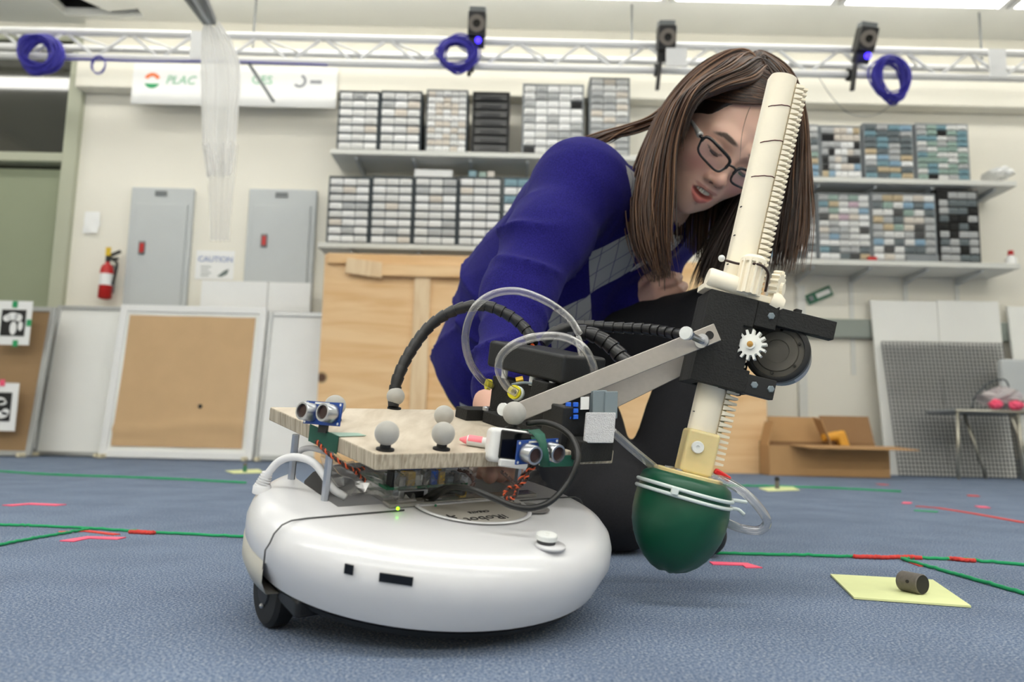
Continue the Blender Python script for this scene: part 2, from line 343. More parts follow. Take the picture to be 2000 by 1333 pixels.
# ---------------------------------------------------------------- motion cameras on the truss
def mocap(px, py, label, tilt, led, flap):
    Y = TY-.10; p = P(px, py, Y)
    t = thing('tracking_camera', label, 'camera', (p.x, p.y, p.z), 'black tracking cameras clamped on the truss')
    ax = (V((math.cos(tilt), 0, -math.sin(tilt)))); upv = V((math.sin(tilt)*.9, -.35, math.cos(tilt)*.9)).normalized(); f = ax.cross(upv).normalized()*1.0
    if f.y > 0: f = -f
    upv = f.cross(ax); upv = upv if upv.z > 0 else -upv
    b = MB(); b.box(p, (.094, .125, .09), (ax, upv, f)); obj('body', b, M['black_plastic'], t, bevel=.008)
    front = p+f*.046
    r = obj('ring_light', MB().lathe([(.043, 0), (.043, .008), (.020, .008), (.020, .002)], front, f, 24, False), M['lens_grey'], t, smooth=False, label='grey ring of infrared lamps')
    obj('lens', MB().lathe([(.016, 0), (.016, .014), (.012, .014), (.011, .006), (0, .006)], front, f, 20, False), M['lens_black'], t, auto=True)
    obj('grey_top', MB().box(p+upv*.075-f*.02, (.088, .03, .07), (ax, upv, f)), M['panel_grey_dark'], t, bevel=.006)
    obj('base_bracket', MB().box(p-upv*.092, (.085, .055, .03), (ax, upv, f)), M['black_plastic'], t, bevel=.004)
    q = p-upv*.105-ax*.025
    obj('clamp_arm', MB().bar(q, q+V((-.012, .03, -.16)), .028, .02), M['black_plastic'], t, bevel=.004)
    obj('clamp_jaw', MB().lathe([(.034, -.015), (.034, .015), (.021, .015), (.021, -.015)], (q.x-.005, TY, tz0), (1, 0, 0), 16, False), M['black_plastic'], t)
    obj('clamp_screw', MB().cyl((q.x-.008, TY-.03, tz0-.06), (q.x-.005, TY-.03, tz0+.01), .009, n=8), M['black_plastic'], t)
    if led: obj('status_light', MB().lathe([(.0165, 0), (.0165, .012), (.008, .012)], p-upv*.085+f*.05+ax*.012, f, 16, True), M[led], t, label='glowing blue status light')
    else: obj('status_light', MB().lathe([(.014, 0), (.014, .010), (.006, .010)], p-upv*.085+f*.03+ax*.02, f, 16, True), M['pcb_green'], t, label='small green tab')
    if flap: obj('white_plate', MB().box(p+V((.050, -.02, -.115)), (.11, .008, .10), (V((1, 0, .02)).normalized(), V((0, 1, 0)), V((0, 0, 1)))), M['white_metal'], t, label='white plate hanging under the camera')
mocap(932, 48, 'black tracking camera beside the bright blue cable ring, left of the three', .03, 'blue_led', False)
mocap(1301, 75, 'middle black tracking camera, above a white plate and the dark hair', -.02, None, True)
mocap(1690, 78, 'tilted black tracking camera beside the loose blue cable bundle on the right', .12, 'blue_led', False)

# ---------------------------------------------------------------- blue cable coils
def coil(px, py, rx, rz, n, th, label, tilt=0, jit=.006, loose=0):
    Y = TY-.06; p = P(px, py, Y); s = Y/FPX; rx *= s; rz *= s
    t = MB(); R = Matrix.Rotation(tilt, 3, 'Y')
    for i in range(n):
        ph = random.random()*6.28; j1, j2 = random.gauss(0, jit), random.gauss(0, jit); dy = random.gauss(0, jit*1.5); sag = abs(random.gauss(0, loose))
        pts = []
        for k in range(29):
            a = ph+2*math.pi*k/28
            q = V(((rx+j1)*math.cos(a), dy+.3*jit*math.sin(3*a+ph), (rz+j2)*math.sin(a)-sag*max(0, -math.sin(a))))
            pts.append(p+R @ (q+V((j2*.7, 0, j1*.7))))
        t.tube(pts, th, 5, False)
    return tag(obj('cable_coil', t, M['blue_cable'], smooth=True), label, 'cable', 'blue cable coils hung on the truss')
coil(78, 106, 36, 35, 44, .0058, 'thick dark blue cable coil above the door at far left', .5, .0105)
coil(893, 107, 34, 32, 26, .0050, 'bright blue cable ring left of a tracking camera, mid picture', 0, .010)
coil(1741, 152, 32, 42, 34, .0042, 'loose blue cable bundle hanging at the right', -.12, .012, .009)
def wire(name, pxs, Y, r, m, label, cat, grp=None, n=6):
    pts = spline([P(a, b, Y if len(c) == 0 else c[0]) for a, b, *c in pxs], n)
    return tag(obj(name, MB().tube(pts, r, 6), m, smooth=True), label, cat, grp)
wire('data_cable', [(118, 116), (190, 116), (280, 120), (395, 120), (500, 122), (640, 127)], TY-.03, .0042, M['blue_cable'], 'thin blue cable running along the lower truss tube, upper left', 'cable')
wire('data_cable', [(1600, 152), (1625, 190), (1660, 222), (1705, 226), (1740, 205), (1760, 180)], TY-.03, .0018, M['panel_grey_dark'], 'thin grey wire drooping below the loose blue bundle', 'cable')
coil(192, 128, 13, 17, 4, .0025, 'small thin blue cable loop left of the white banner', 0, .003)

# ---------------------------------------------------------------- hanging sheer curtain and its track
M['sheer'] = cloth_mat('sheer_cloth', .88)
M['sheer_thin'] = cloth_mat('sheer_cloth_thin', .38)
cy = 3.3
tk = thing('curtain_track', 'grey double curtain track on the ceiling running towards the wall', 'track', P(405, 40, cy))
for o_ in (0, 18, 40): obj('rail', MB().bar(P(402+o_*.4, 42, cy), P(348+o_, -30, cy-.45), .022, .03), M['panel_grey_dark' if o_ != 18 else 'panel_grey'], tk)
cu = thing('sheer_curtain', 'white sheer curtain hanging gathered from the ceiling track in front of the wall', 'curtain', P(430, 60, cy))
rows = []
prof = [(47, 396, 430), (60, 392, 440), (90, 391, 458), (130, 390, 472), (180, 391, 473), (230, 392, 468), (285, 394, 463), (320, 398, 458), (345, 402, 455)]
for (yy, xa, xb) in prof:
    r = []
    for k in range(61):
        u = k/60; q = P(xa+(xb-xa)*u, yy, cy); q = q+V((0, .014*math.sin(u*24)+.012*math.sin(u*11+1), .003*math.sin(u*20))); r.append(q)
    rows.append(r)
o = obj('gathered_cloth', MB().grid(rows), M['sheer'], cu, smooth=True)
rows = []
for (yy, xa, xb) in [(280, 396, 462), (330, 405, 458), (400, 408, 450), (470, 410, 445)]:
    rows.append([P(xa+(xb-xa)*k/30, yy, cy)+V((0, .02*math.sin(k*.9), 0)) for k in range(31)])
obj('loose_hem', MB().grid(rows), M['sheer_thin'], cu, smooth=True)
obj('strut', MB().bar(P(486, 124, TY), P(534, 198, TY-.1), .016, .012), M['panel_grey_dark'], tr, label='dark slanted metal strut')

# ---------------------------------------------------------------- banner, panels and small things on the wall
b = thing('banner', 'long white printed banner high on the wall behind the curtain', 'banner', P(460, 165, WY-.11))
bn = MB(); px_box(bn, 258, 128, 658, 207, WY-.115, .004); obj('sheet', bn, M['paper_white'], b)
lc = P(297, 157, WY-.118); mk('logo_orange', (248, 128, 70)); mk('logo_green', (40, 160, 100)); mk('letter_green', (150, 205, 170)); mk('letter_grey', (150, 152, 158))
Yd = V((0, -1, 0))
def disc_part(c, r, a0, a1, n=20, r0=0):
    m = MB(); pts = [c+V((r*math.cos(a0+(a1-a0)*i/n), 0, r*math.sin(a0+(a1-a0)*i/n))) for i in range(n+1)]
    if r0: pts += [c+V((r0*math.cos(a1+(a0-a1)*i/n), 0, r0*math.sin(a1+(a0-a1)*i/n))) for i in range(n+1)]
    m.prism(pts, (0, .002, 0)); return m
obj('emblem', disc_part(lc, .048, math.radians(205), math.radians(335)), M['logo_green'], b, label='round emblem, green lower third')
obj('emblem', disc_part(lc, .048, math.radians(20), math.radians(160), 20, .027), M['logo_orange'], b, label='orange upper arc of the emblem')
mtx = lambda q: axes_matrix(q, (1, 0, 0), (0, 0, 1), (0, -1, 0))
text('lettering', 'PLAC', .075, M['letter_green'], b, mtx(P(352, 157, WY-.118)), .001, shear=.25)
text('lettering', 'GES', .075, M['letter_green'], b, mtx(P(512, 157, WY-.118)), .001)
obj('emblem', disc_part(P(585, 158, WY-.118), .042, math.radians(-140), math.radians(70), 20, .026), M['letter_grey'], b, label='grey crescent emblem')
obj('lettering', px_box(MB(), 606, 157, 628, 163, WY-.118, .002), M['letter_grey'], b)
def epanel(x0, y0, x1, y1, latch, label, nm):
    p = P((x0+x1)/2, (y0+y1)/2, WY); t = thing('electrical_panel', label, 'panel', (p.x, WY, p.z))
    obj('frame', px_box(MB(), x0, y0, x1, y1, WY-.03, .03), M['panel_grey'], t, bevel=.006)
    obj('panel_door', px_box(MB(), x0+10, y0+32, x1-12, y1-12, WY-.042, .012), M['panel_grey'], t, bevel=.003)
    obj('nameplate', px_box(MB(), *nm, WY-.036, .006), M['panel_grey_dark'], t)
    l = obj('latch', px_box(MB(), latch[0]-6, latch[1]-13, latch[0]+6, latch[1]+13, WY-.05, .01), M['panel_grey_dark'], t, bevel=.002)
    obj('latch_button', px_box(MB(), latch[0]-4, latch[1]-9, latch[0]+4, latch[1]+9, WY-.056, .006), M['red'], l, label='red latch button')
epanel(246, 366, 369, 640, (276, 484), 'grey steel electrical panel beside the red fire extinguisher', (303, 373, 326, 382))
epanel(478, 369, 612, 640, (515, 470), 'grey steel electrical panel left of the drawer cabinets', (538, 376, 562, 385))
# fire extinguisher
p = P(204, 585, WY-.07); zb = p.z; ztp = P(204, 515, WY-.07).z; h = ztp-zb
fe = thing('fire_extinguisher', 'red fire extinguisher with white label hanging on the wall', 'fire extinguisher', (p.x, p.y, zb))
cx_ = V((p.x, p.y, zb)); r = .037
obj('cylinder', MB().lathe([(.02, 0), (r, .008), (r, h*.8), (r*.8, h*.93), (.012, h), (.012, h+.015)], cx_, (0, 0, 1), 20), M['red'], fe, smooth=True)
obj('label_band', MB().lathe([(r+.0008, h*.38), (r+.0008, h*.70)], cx_, (0, 0, 1), 20, False), M['paper_white'], fe, smooth=True)
obj('valve', MB().cyl(cx_+V((0, 0, h+.01)), cx_+V((0, 0, h+.045)), .014, n=10), M['black_plastic'], fe)
obj('handle', MB().bar(cx_+V((-.005, 0, h+.04)), cx_+V((.07, 0, h+.075)), .014, .016).bar(cx_+V((-.005, 0, h+.028)), cx_+V((.06, 0, h+.03)), .012, .014), M['black_plastic'], fe)
obj('hose', MB().tube(spline([cx_+V((.012, 0, h+.03)), cx_+V((.06, -.01, h)), cx_+V((.052, -.01, h*.6)), cx_+V((.045, -.01, h*.4))], 6), .007, 8), M['black_rubber'], fe, smooth=True)
obj('inspection_tag', MB().box(cx_+V((.004, -.012, h+.07)), (.03, .003, .05)), M['yellow'], fe, label='yellow inspection tag')
obj('wall_bracket', MB().bb(p.x-.015, p.x+.015, WY-.035, WY, zb+.05, zb+h), M['panel_grey_dark'], fe)
# note and notice
nt_ = MB(); g = []
for j in range(6):
    g.append([P(166+30*i/5+(-4 if j > 3 else 0), 414+42*j/5, WY-.004)-V((0, .012*random.random(), 0)) for i in range(6)])
o = nt_.grid(g); o = obj('paper_note', nt_, M['paper_white'], smooth=True); tag(o, 'small crumpled white paper note on the wall right of the green door', 'paper')
s = thing('wall_notice', 'white printed notice with a blue heading between the two grey electrical panels', 'sign', P(420, 517, WY))
obj('sheet', px_box(MB(), 382, 490, 457, 546, WY-.004, .004), M['paper_white'], s); mk('print_blue', (120, 140, 190)); mk('print_grey', (190, 194, 192)); mk('print_dark', (110, 122, 120))
text('heading', 'CAUTION', .046, M['print_blue'], s, mtx(P(421, 507, WY-.006)), .0006)
for k, yy in enumerate((520, 526, 532, 537)): obj('text_line', px_box(MB(), 392, yy, 412-(k % 2)*5, yy+2.5, WY-.006, .002), M['print_grey'], s)
obj('picture', MB().prism([P(424, 540, WY-.006), P(438, 529, WY-.006), P(447, 526, WY-.006), P(443, 536, WY-.006), P(432, 541, WY-.006)], (0, .002, 0)), M['print_dark'], s, label='dark slanted shape printed on the notice')

# ---------------------------------------------------------------- boards leaning in a row at the left
def board(x0, y0, x1, Y, face, label, border=13, y1=None, fm='frame_alu', name='display_board', lean=.10, cat='board'):
    """framed board standing on the floor, leaning back a little"""
    xm = (x0+x1)/2; zt_ = P(xm, y0, Y+lean).z; bx0 = P(x0, 880, Y).x; bx1 = P(x1, 880, Y).x
    t = thing(name, label, cat, ((bx0+bx1)/2, Y, 0)); upv = V((0, lean, zt_)).normalized(); nrm = V((0, -upv.z, upv.y)); L_ = V((0, lean, zt_)).length
    bo = V(((bx0+bx1)/2, Y, .004)); X_ = V((1, 0, 0)); wd = bx1-bx0; s_ = border*Y/FPX
    Q = lambda u, v_, d=0: bo+X_*u+upv*v_+nrm*d
    obj('face_sheet', MB().box(Q(0, L_/2, .0), (wd-s_*.5, L_-s_*.5, .014), (X_, upv, nrm)), M[face], t)
    for a, b_, c_, d_ in ((-wd/2+s_/2, L_/2, s_, L_), (wd/2-s_/2, L_/2, s_, L_), (0, s_/2, wd-2*s_, s_), (0, L_-s_/2, wd-2*s_, s_)):
        obj('frame_rail', MB().box(Q(a, b_, .004), (c_, d_, .026), (X_, upv, nrm)), M[fm], t, bevel=.003)
    for a in (-wd/2+.03, wd/2-.03): obj('foot', MB().box((bo.x+a, Y-.035, .012), (.02, .06, .022)), M['ivory'], t, bevel=.004)
    return t, Q, wd, L_
board(66, 600, 209, 4.22, 'white_board', 'tall white framed board leaning by the fire extinguisher', 8)
t, Q, wd, L_ = board(196, 600, 494, 4.15, 'white_board', 'brown paper covered board in a pale frame, right of the white board', 14, fm='white_metal')
g = []
for j in range(25):
    v_ = .06+(L_-.12)*j/24; row = []
    for i in range(17):
        u = (-.5+i/16)*(wd-.115); row.append(Q(u, v_, .013+.013*math.exp(-((v_-.17-.02*math.sin(u*5))/.018)**2)+.004*math.exp(-((v_-.10-.1*(u+.3)**2)/.02)**2)+.0025*math.sin(u*17+v_*9)))
    g.append(row)
obj('brown_paper', MB().grid(g), M['brown_paper'], t, smooth=True, label='creased brown wrapping paper')
q = P(343, 793, 4.1); obj('dark_spot', MB().lathe([(.012, 0), (.010, .004), (0, .004)], Q(.10, L_*.335, .014), (0, -1, .1), 12), M['black_plastic'], t, label='small dark plug in the paper')
board(497, 612, 640, 4.18, 'paper_white', 'white paper covered board beside the plywood', 10)
for x0, y0, x1, Y, lb in ((392, 549, 521, 4.36, 'plain white foam panel standing behind the brown paper board, left one'), (523, 552, 606, 4.37, 'narrow plain white foam panel standing behind the boards, next to the plywood')):
    m = MB(); m.bb(P(x0, 580, Y).x, P(x1, 580, Y).x, Y, Y+.02, 0, P((x0+x1)/2, y0, Y).z); tag(obj('foam_panel', m, M['paper_white'], bevel=.002), lb, 'panel')
mk('board_brown', (158, 128, 92), .7, var=.05)
t, Q, wd, L_ = board(-120, 600, 62, 4.02, 'board_brown', 'brown framed board at the left edge carrying black marker prints', 10)
def marker(name, x0, y0, x1, y1, Y, blobs, label, dots):
    t = thing(name, label, 'sign', P((x0+x1)/2, (y0+y1)/2, Y), 'printed black and white marker sheets')
    obj('sheet', px_box(MB(), x0, y0, x1, y1, Y, .004), M['paper_white'], t)
    w_ = x1-x0; h_ = y1-y0; fx0, fx1, fy0, fy1 = x0+w_*.14, x1-w_*.16, y0+h_*.20, y1-h_*.20
    obj('black_square', px_box(MB(), fx0, fy0, fx1, fy1, Y-.002, .002), M['black_plastic'], t)
    for (u, v_, r, r2) in blobs:
        q = P(fx0+(fx1-fx0)*u, fy0+(fy1-fy0)*v_, Y-.0035); m = MB(); rr = r*(fx1-fx0)*Y/FPX; r3 = r2*(fx1-fx0)*Y/FPX
        m.prism([q+V((rr*math.cos(a*math.pi/8), 0, r3*math.sin(a*math.pi/8))) for a in range(16)], (0, .0012, 0)); obj('white_blob', m, M['paper_white'], t)
    for (u, v_, mm) in dots: 
        q = P(x0+w_*u, y0+h_*v_, Y-.004); obj('tape_tab', MB().box(q, (.026, .002, .034)), M[mm], t)
marker('marker_sheet', -8, 588, 60, 674, 3.98, [(.5, .25, .26, .16), (.5, .7, .14, .28), (.25, .32, .16, .14), (.72, .30, .16, .16), (.8, .62, .1, .2)], 'black and white marker print on top of the brown board, far left', [(.55, .08, 'logo_green'), (.55, .97, 'logo_green'), (.95, .5, 'logo_green')])
marker('marker_sheet', -42, 748, 33, 842, 3.95, [(.55, .28, .26, .12), (.65, .35, .2, .1), (.6, .78, .28, .13), (.8, .68, .14, .12)], 'lower black and white marker print on the brown board', [(.62, .0, 'pink_tape')])
marker('marker_sheet', 36, 662, 82, 734, 4.20, [(.5, .25, .2, .12), (.45, .75, .2, .12)], 'black marker print half hidden behind the brown board, upper', [])
marker('marker_sheet', 28, 800, 72, 876, 4.16, [(.5, .25, .2, .12), (.45, .72, .2, .14)], 'black marker print half hidden behind the brown board, lower', [])

# ---------------------------------------------------------------- plywood panel
PY = 4.02
M['plywood'] = wood_mat('plywood', (242, 206, 158), (228, 184, 130), (1.2, 1, 9), [(P(628, 738, PY).x-P(1050, 700, PY).x, 0, P(628, 738, PY).z-0, .035), (P(1105, 590, PY).x-P(1050, 700, PY).x, 0, P(1105, 590, PY).z, .03)])
M['batten'] = wood_mat('batten_wood', (236, 210, 172), (224, 192, 150), (14, 1, 2))
x0, x1 = P(624, 700, PY).x, P(1497, 760, PY).x; xo = P(1050, 700, PY).x
pl = thing('plywood_panel', 'big upright plywood panel with battens behind the kneeling person', 'panel', (xo, PY, 0))
ztop = P(800, 500, PY).z
obj('sheet', MB().bb(x0, x1, PY, PY+.018, 0, ztop), M['plywood'], pl)
obj('batten', MB().bb(P(806, 650, PY).x, P(838, 650, PY).x, PY-.022, PY, .0, ztop-.09), M['batten'], pl, bevel=.003, label='pale upright batten')
obj('batten', MB().bb(x0+.02, P(905, 520, PY).x+.3, PY-.03, PY, ztop-.055, ztop-.0), M['plywood'], pl, bevel=.004, label='top rail')
m = MB(); m.box(P(712, 524, PY-.03), (.20, .024, .085), (V((.98, 0, -.12)), V((0, 1, 0)), V((.12, 0, .98)))); obj('wood_block', m, M['batten'], pl, bevel=.004, label='loose piece of plank screwed at the top')
obj('batten', MB().bb(P(748, 530, PY).x, P(930, 530, PY).x, PY-.045, PY-.02, ztop-.12, ztop-.05), M['plywood'], pl, bevel=.004, label='short cross batten')

# ---------------------------------------------------------------- shelves
UPR = []
def shelf(x0, x1, py, yl, label, brs, upr=False):
    Yf = 4.20; xm = (x0+x1)/2; z = P(xm, py, Yf).z; xa, xb = P(x0, py, Yf).x, P(x1, py, Yf).x
    t = thing('storage_shelf', label, 'shelf', ((xa+xb)/2, 4.35, z), 'long white wall shelves')
    obj('shelf_board', MB().bb(xa, xb, Yf, 4.5, z-.03, z), M['shelf_white'], t, bevel=.003)
    for bx in brs:
        X_ = P(bx, py+15, 4.3).x
        obj('bracket', MB().prism([(X_-.008, 4.487, z-.031), (X_-.008, 4.24, z-.031), (X_-.008, 4.24, z-.045), (X_-.008, 4.47, z-.072), (X_-.008, 4.487, z-.072)], (.016, 0, 0)), M['panel_grey'], t)
        if upr: struct('trim_%d' % (20+len(UPR)), MB().bb(X_-.013, X_+.013, 4.488, 4.5, z-.62, z+.75), M['shelf_white'], label='white slotted shelf upright on the wall'); UPR.append(X_)
    return z
zA = shelf(645, 1330, 298, 0, 'upper left white shelf carrying grey drawer cabinets', (700, 810, 920, 1030, 1180))
zB = shelf(620, 1330, 481, 0, 'lower left white shelf above the plywood, full of drawer cabinets', (690, 820, 950, 1100), True)
zC = shelf(1470, 1986, 348, 0, 'upper right white shelf carrying mixed drawer cabinets', (1590, 1700, 1810, 1930))
zD = shelf(1470, 1993, 509, 0, 'lower right white shelf carrying drawer cabinets', (1580, 1690, 1800, 1905), True)

# ---------------------------------------------------------------- drawer cabinets
for k, c_ in dict(dr_white=(250, 250, 249), dr_pale=(236, 236, 234), dr_grey=(196, 198, 198), dr_beige=(232, 224, 213), dr_dark=(84, 84, 84), dr_black=(22, 23, 25),
                  dr_teal=(132, 168, 180), dr_mint=(164, 188, 178), dr_tan=(210, 192, 158), dr_blue=(150, 182, 204), dr_pink=(214, 190, 202), dr_slate=(116, 126, 130)).items(): mk(k, c_, .35, var=.05, scale=20)
def unit_drawer(mn):
    m = MB(); m.bb(-.48, .48, -.5, .5, -.44, .44)
    m.bb(-.30, .30, -.85, -.5, -.14, -.02)          # pull tab
    m.bb(-.44, .44, -.62, -.5, .10, .36)            # label strip
    return m.mesh('drawer_'+mn, M[mn])
DM = {}
def drawer_mesh(mn):
    if mn not in DM: DM[mn] = unit_drawer(mn)
    return DM[mn]
def cabinet(x0, y0, x1, y1, cols, rows, shell, pal, label, zbase=None, depth=.17, grp=None, gap=.0):
    Y = 4.235; xm, ym = (x0+x1)/2, (y0+y1)/2
    xa, xb = P(x0, ym, Y).x, P(x1, ym, Y).x; zt_ = P(xm, y0, Y).z; zb_ = zbase if zbase is not None else P(xm, y1, Y).z
    t = thing('drawer_cabinet', label, 'cabinet', ((xa+xb)/2, Y, zb_), grp)
    sh = MB(); e = .008
    sh.bb(xa, xb, Y+.012, Y+depth, zb_, zt_); 
    sh.bb(xa, xa+e, Y-.004, Y+.012, zb_, zt_); sh.bb(xb-e, xb, Y-.004, Y+.012, zb_, zt_); sh.bb(xa+e, xb-e, Y-.004, Y+.012, zt_-e, zt_); sh.bb(xa+e, xb-e, Y-.004, Y+.012, zb_, zb_+e)
    obj('shell', sh, M[shell], t)
    cw = (xb-xa-2*e)/cols; rh = (zt_-zb_-2*e)/rows
    names = [p_[0] for p_ in pal]; ws = np.array([p_[1] for p_ in pal], float); ws /= ws.sum()
    for j in range(rows):
        for i in range(cols):
            mn = names[rng.choice(len(names), p=ws)]
            o = link('drawer', drawer_mesh(mn), t)
            o.location = (xa+e+cw*(i+.5)-t.location.x, .006+rng.uniform(-.004, .001), zb_+e+rh*(j+.5)-zb_); o.scale = (cw*.95, .022, rh*((.76 if pal is clear else .84)-gap*8))
    return t
clear = [('dr_white', 5), ('dr_pale', 5), ('dr_grey', 1.2), ('dr_beige', 1)]
GL = 'drawer cabinets on the left shelves'; GR = 'drawer cabinets on the right shelves'
mixed = [('dr_pale', 4), ('dr_grey', 4), ('dr_slate', 2), ('dr_teal', 1.2), ('dr_mint', 1.2), ('dr_tan', 1), ('dr_white', 1.4), ('dr_dark', .8), ('dr_blue', .8), ('dr_beige', 1)]
mixed2 = mixed+[('dr_pink', .5), ('dr_white', 2)]
cabinet(660, 178, 740, 295, 3, 7, 'cab_dark', clear, 'white drawer cabinet at the left end of the upper left shelf', zA, grp=GL)
cabinet(742, 178, 823, 295, 3, 7, 'cab_dark', clear, 'white drawer cabinet second on the upper left shelf', zA, grp=GL)
cabinet(832, 176, 913, 295, 5, 10, 'cab_dark', [('dr_beige', 3), ('dr_white', 3), ('dr_pale', 2)], 'cabinet of many tiny beige drawers on the upper left shelf', zA, grp=GL)
cabinet(922, 180, 995, 296, 1, 7, 'cab_black', [('dr_dark', 1)], 'cabinet of wide dark drawers on the upper left shelf', zA, grp=GL, gap=.012)
cabinet(1020, 165, 1140, 297, 5, 9, 'cab_grey', [('dr_white', 4), ('dr_grey', 3), ('dr_pale', 2), ('dr_black', .5), ('dr_dark', .6)], 'wide grey drawer cabinet with black gaps behind the shoulder', zA, grp=GL)
cabinet(1151, 152, 1230, 297, 3, 12, 'cab_grey', [('dr_pale', 3), ('dr_grey', 4), ('dr_beige', 1.5)], 'tall pale grey drawer cabinet right of the wide one', zA, grp=GL)
cabinet(640, 345, 722, 481, 3, 8, 'cab_dark', clear, 'white drawer cabinet at the left end of the lower left shelf', zB, grp=GL)
cabinet(724, 345, 806, 481, 3, 8, 'cab_dark', clear, 'white drawer cabinet second on the lower left shelf', zB, grp=GL)
cabinet(808, 346, 893, 481, 3, 8, 'cab_dark', clear, 'white drawer cabinet under a white box on the lower left shelf', zB, grp=GL)
cabinet(895, 346, 979, 481, 3, 8, 'cab_dark', clear, 'white drawer cabinet under teal boxes on the lower left shelf', zB, grp=GL)
cabinet(981, 347, 1064, 481, 3, 8, 'cab_blue', [('dr_teal', 3), ('dr_white', 2), ('dr_pale', 1)], 'teal drawer cabinet just left of the blue shoulder', zB, grp=GL)
cabinet(1508, 243, 1600, 348, 6, 8, 'cab_grey', mixed, 'mixed drawer cabinet beside the white toothed rack, upper right shelf', zC, grp=GR)
cabinet(1602, 246, 1682, 348, 6, 7, 'cab_grey', [('dr_black', 2), ('dr_beige', 2), ('dr_white', 2), ('dr_blue', 1.2), ('dr_grey', 2), ('dr_tan', .7)], 'checkered black and beige drawer cabinet on the upper right shelf', zC, grp=GR)
cabinet(1686, 242, 1784, 348, 4, 9, 'cab_grey', [('dr_slate', 4), ('dr_grey', 3), ('dr_teal', .8), ('dr_white', .8), ('dr_dark', .6), ('dr_tan', .5), ('dr_blue', .5)], 'slate drawer cabinet second from the right on the upper right shelf', zC, grp=GR)
cabinet(1788, 242, 1892, 348, 5, 10, 'cab_grey', [('dr_mint', 3), ('dr_teal', 3), ('dr_pale', 3), ('dr_grey', 2), ('dr_black', .3)], 'mint and teal drawer cabinet at the right end of the upper right shelf', zC, grp=GR)
cabinet(1490, 378, 1594, 507, 6, 9, 'cab_grey', mixed2, 'mixed drawer cabinet behind the hair on the lower right shelf', zD, grp=GR)
cabinet(1597, 378, 1700, 507, 5, 10, 'cab_grey', mixed2, 'pale mixed drawer cabinet mid lower right shelf', zD, grp=GR)
cabinet(1702, 378, 1828, 507, 6, 9, 'cab_grey', mixed, 'wide mixed drawer cabinet left of the black one, lower right shelf', zD, grp=GR)
cabinet(1832, 372, 1912, 507, 4, 9, 'cab_black', [('dr_black', 2), ('dr_grey', 2), ('dr_slate', 2)], 'black drawer cabinet at the right end of the lower right shelf', zD, grp=GR)
# things lying on cabinets and shelves
def onshelf(name, x0, y0, x1, y1, Y, m, label, cat, dep=.1, bev=.006): return tag(obj(name, px_box(MB(), x0, y0, x1, y1, Y, dep), M[m], bevel=bev), label, cat)
onshelf('storage_box', 809, 331, 884, 347, 4.26, 'dr_white', 'flat white box on top of a white drawer cabinet, lower left shelf', 'box')
onshelf('small_box', 915, 333, 931, 347, 4.26, 'dr_teal', 'small teal box on the drawer cabinet near the blue shoulder, left one', 'box', .05)
onshelf('small_box', 935, 335, 950, 347, 4.26, 'dr_mint', 'small mint box between a teal and a beige one', 'box', .05)
onshelf('small_box', 952, 334, 966, 347, 4.26, 'dr_beige', 'small beige box right of the mint one', 'box', .05)
def crumple(name, x0, y0, x1, y1, Y, m, label, cat, dep=.1):
    c_ = P((x0+x1)/2, (y0+y1)/2, Y+dep/2); k = Y/FPX; b = MB(); b.sphere((0, 0, 0), 1, 14)
    rr = np.random.default_rng(int(x0)); b.v = [tuple(c_[i]+q[i]*(1+.18*math.sin(9*q[0]+5*q[2]+x0)+.10*rr.normal())*((x1-x0)/2*k, dep/2, (y1-y0)/2*k)[i] for i in range(3)) for q in b.v]
    return tag(obj(name, b, M[m] if isinstance(m, str) else m), label, cat)
crumple('plastic_bag', 1925, 329, 1978, 352, 4.22, 'paper_white', 'crumpled white bag at the right end of the upper right shelf', 'bag', .16)
bt = thing('small_bottle', 'small white bottle with red cap at the right end of the lower shelf', 'bottle', P(1975, 511, 4.28))
q = P(1975, 511, 4.28); q.z = zD
obj('bottle_body', MB().lathe([(.028, 0), (.03, .01), (.03, .045), (.014, .062), (.012, .068)], q, (0, 0, 1), 16), M['dr_white'], bt, smooth=True)
obj('cap', MB().cyl(q+V((0, 0, .066)), q+V((0, 0, .092)), .016, .014, 12), M['red'], bt, label='red cap')
q2 = P(1972, 511, 4.24)
tag(obj('eraser', MB().box((P(1703, 505, 4.22).x, 4.22, zD+.012), (.05, .025, .022)), M['red'], bevel=.004), 'small red block on the lower right shelf below the wide cabinet', 'block')
tag(obj('flat_case', MB().box((P(1800, 500, 4.22).x, 4.22, zD+.02), (.18, .03, .04)), M['cab_grey'], bevel=.004), 'flat grey case on the lower right shelf before the black cabinet', 'case')

# ---------------------------------------------------------------- right wall: raceway, circuit board, white boards, mesh, box, stool
rz = P(1640, 642, WY-.03).z
rw = MB().bb(P(1500, 640, WY).x, RX1, WY-.05, WY, rz-.055, rz+.055)
rwo = struct('trim_5', rw, M['raceway_grey'], bevel=.006, label='grey cable raceway along the wall')
obj('socket_plate', MB().bb(P(1586, 642, WY-.05).x, P(1620, 642, WY-.05).x, WY-.058, WY-.05, rz-.035, rz+.035), M['ivory'], rwo, bevel=.003, label='cream socket plate')
pc = thing('circuit_board', 'small green circuit board hanging tilted on the wall right of the rack', 'circuit board', P(1600, 577, WY-.01))
a = V((math.cos(.42), 0, math.sin(.42))); c_ = P(1600, 577, WY-.012)
obj('board', MB().box(c_, (.16, .004, .062), (a, V((0, 1, 0)), V((-a.z, 0, a.x)))), M['pcb_green'], pc)
for u in (-.055, .0, .03, .055): obj('chip', MB().box(c_+a*u-V((0, .006, 0)), (.024 if u else .04, .008, .03), (a, V((0, 1, 0)), V((-a.z, 0, a.x)))), M['dr_pale' if u >= 0 else 'cab_grey'], pc)
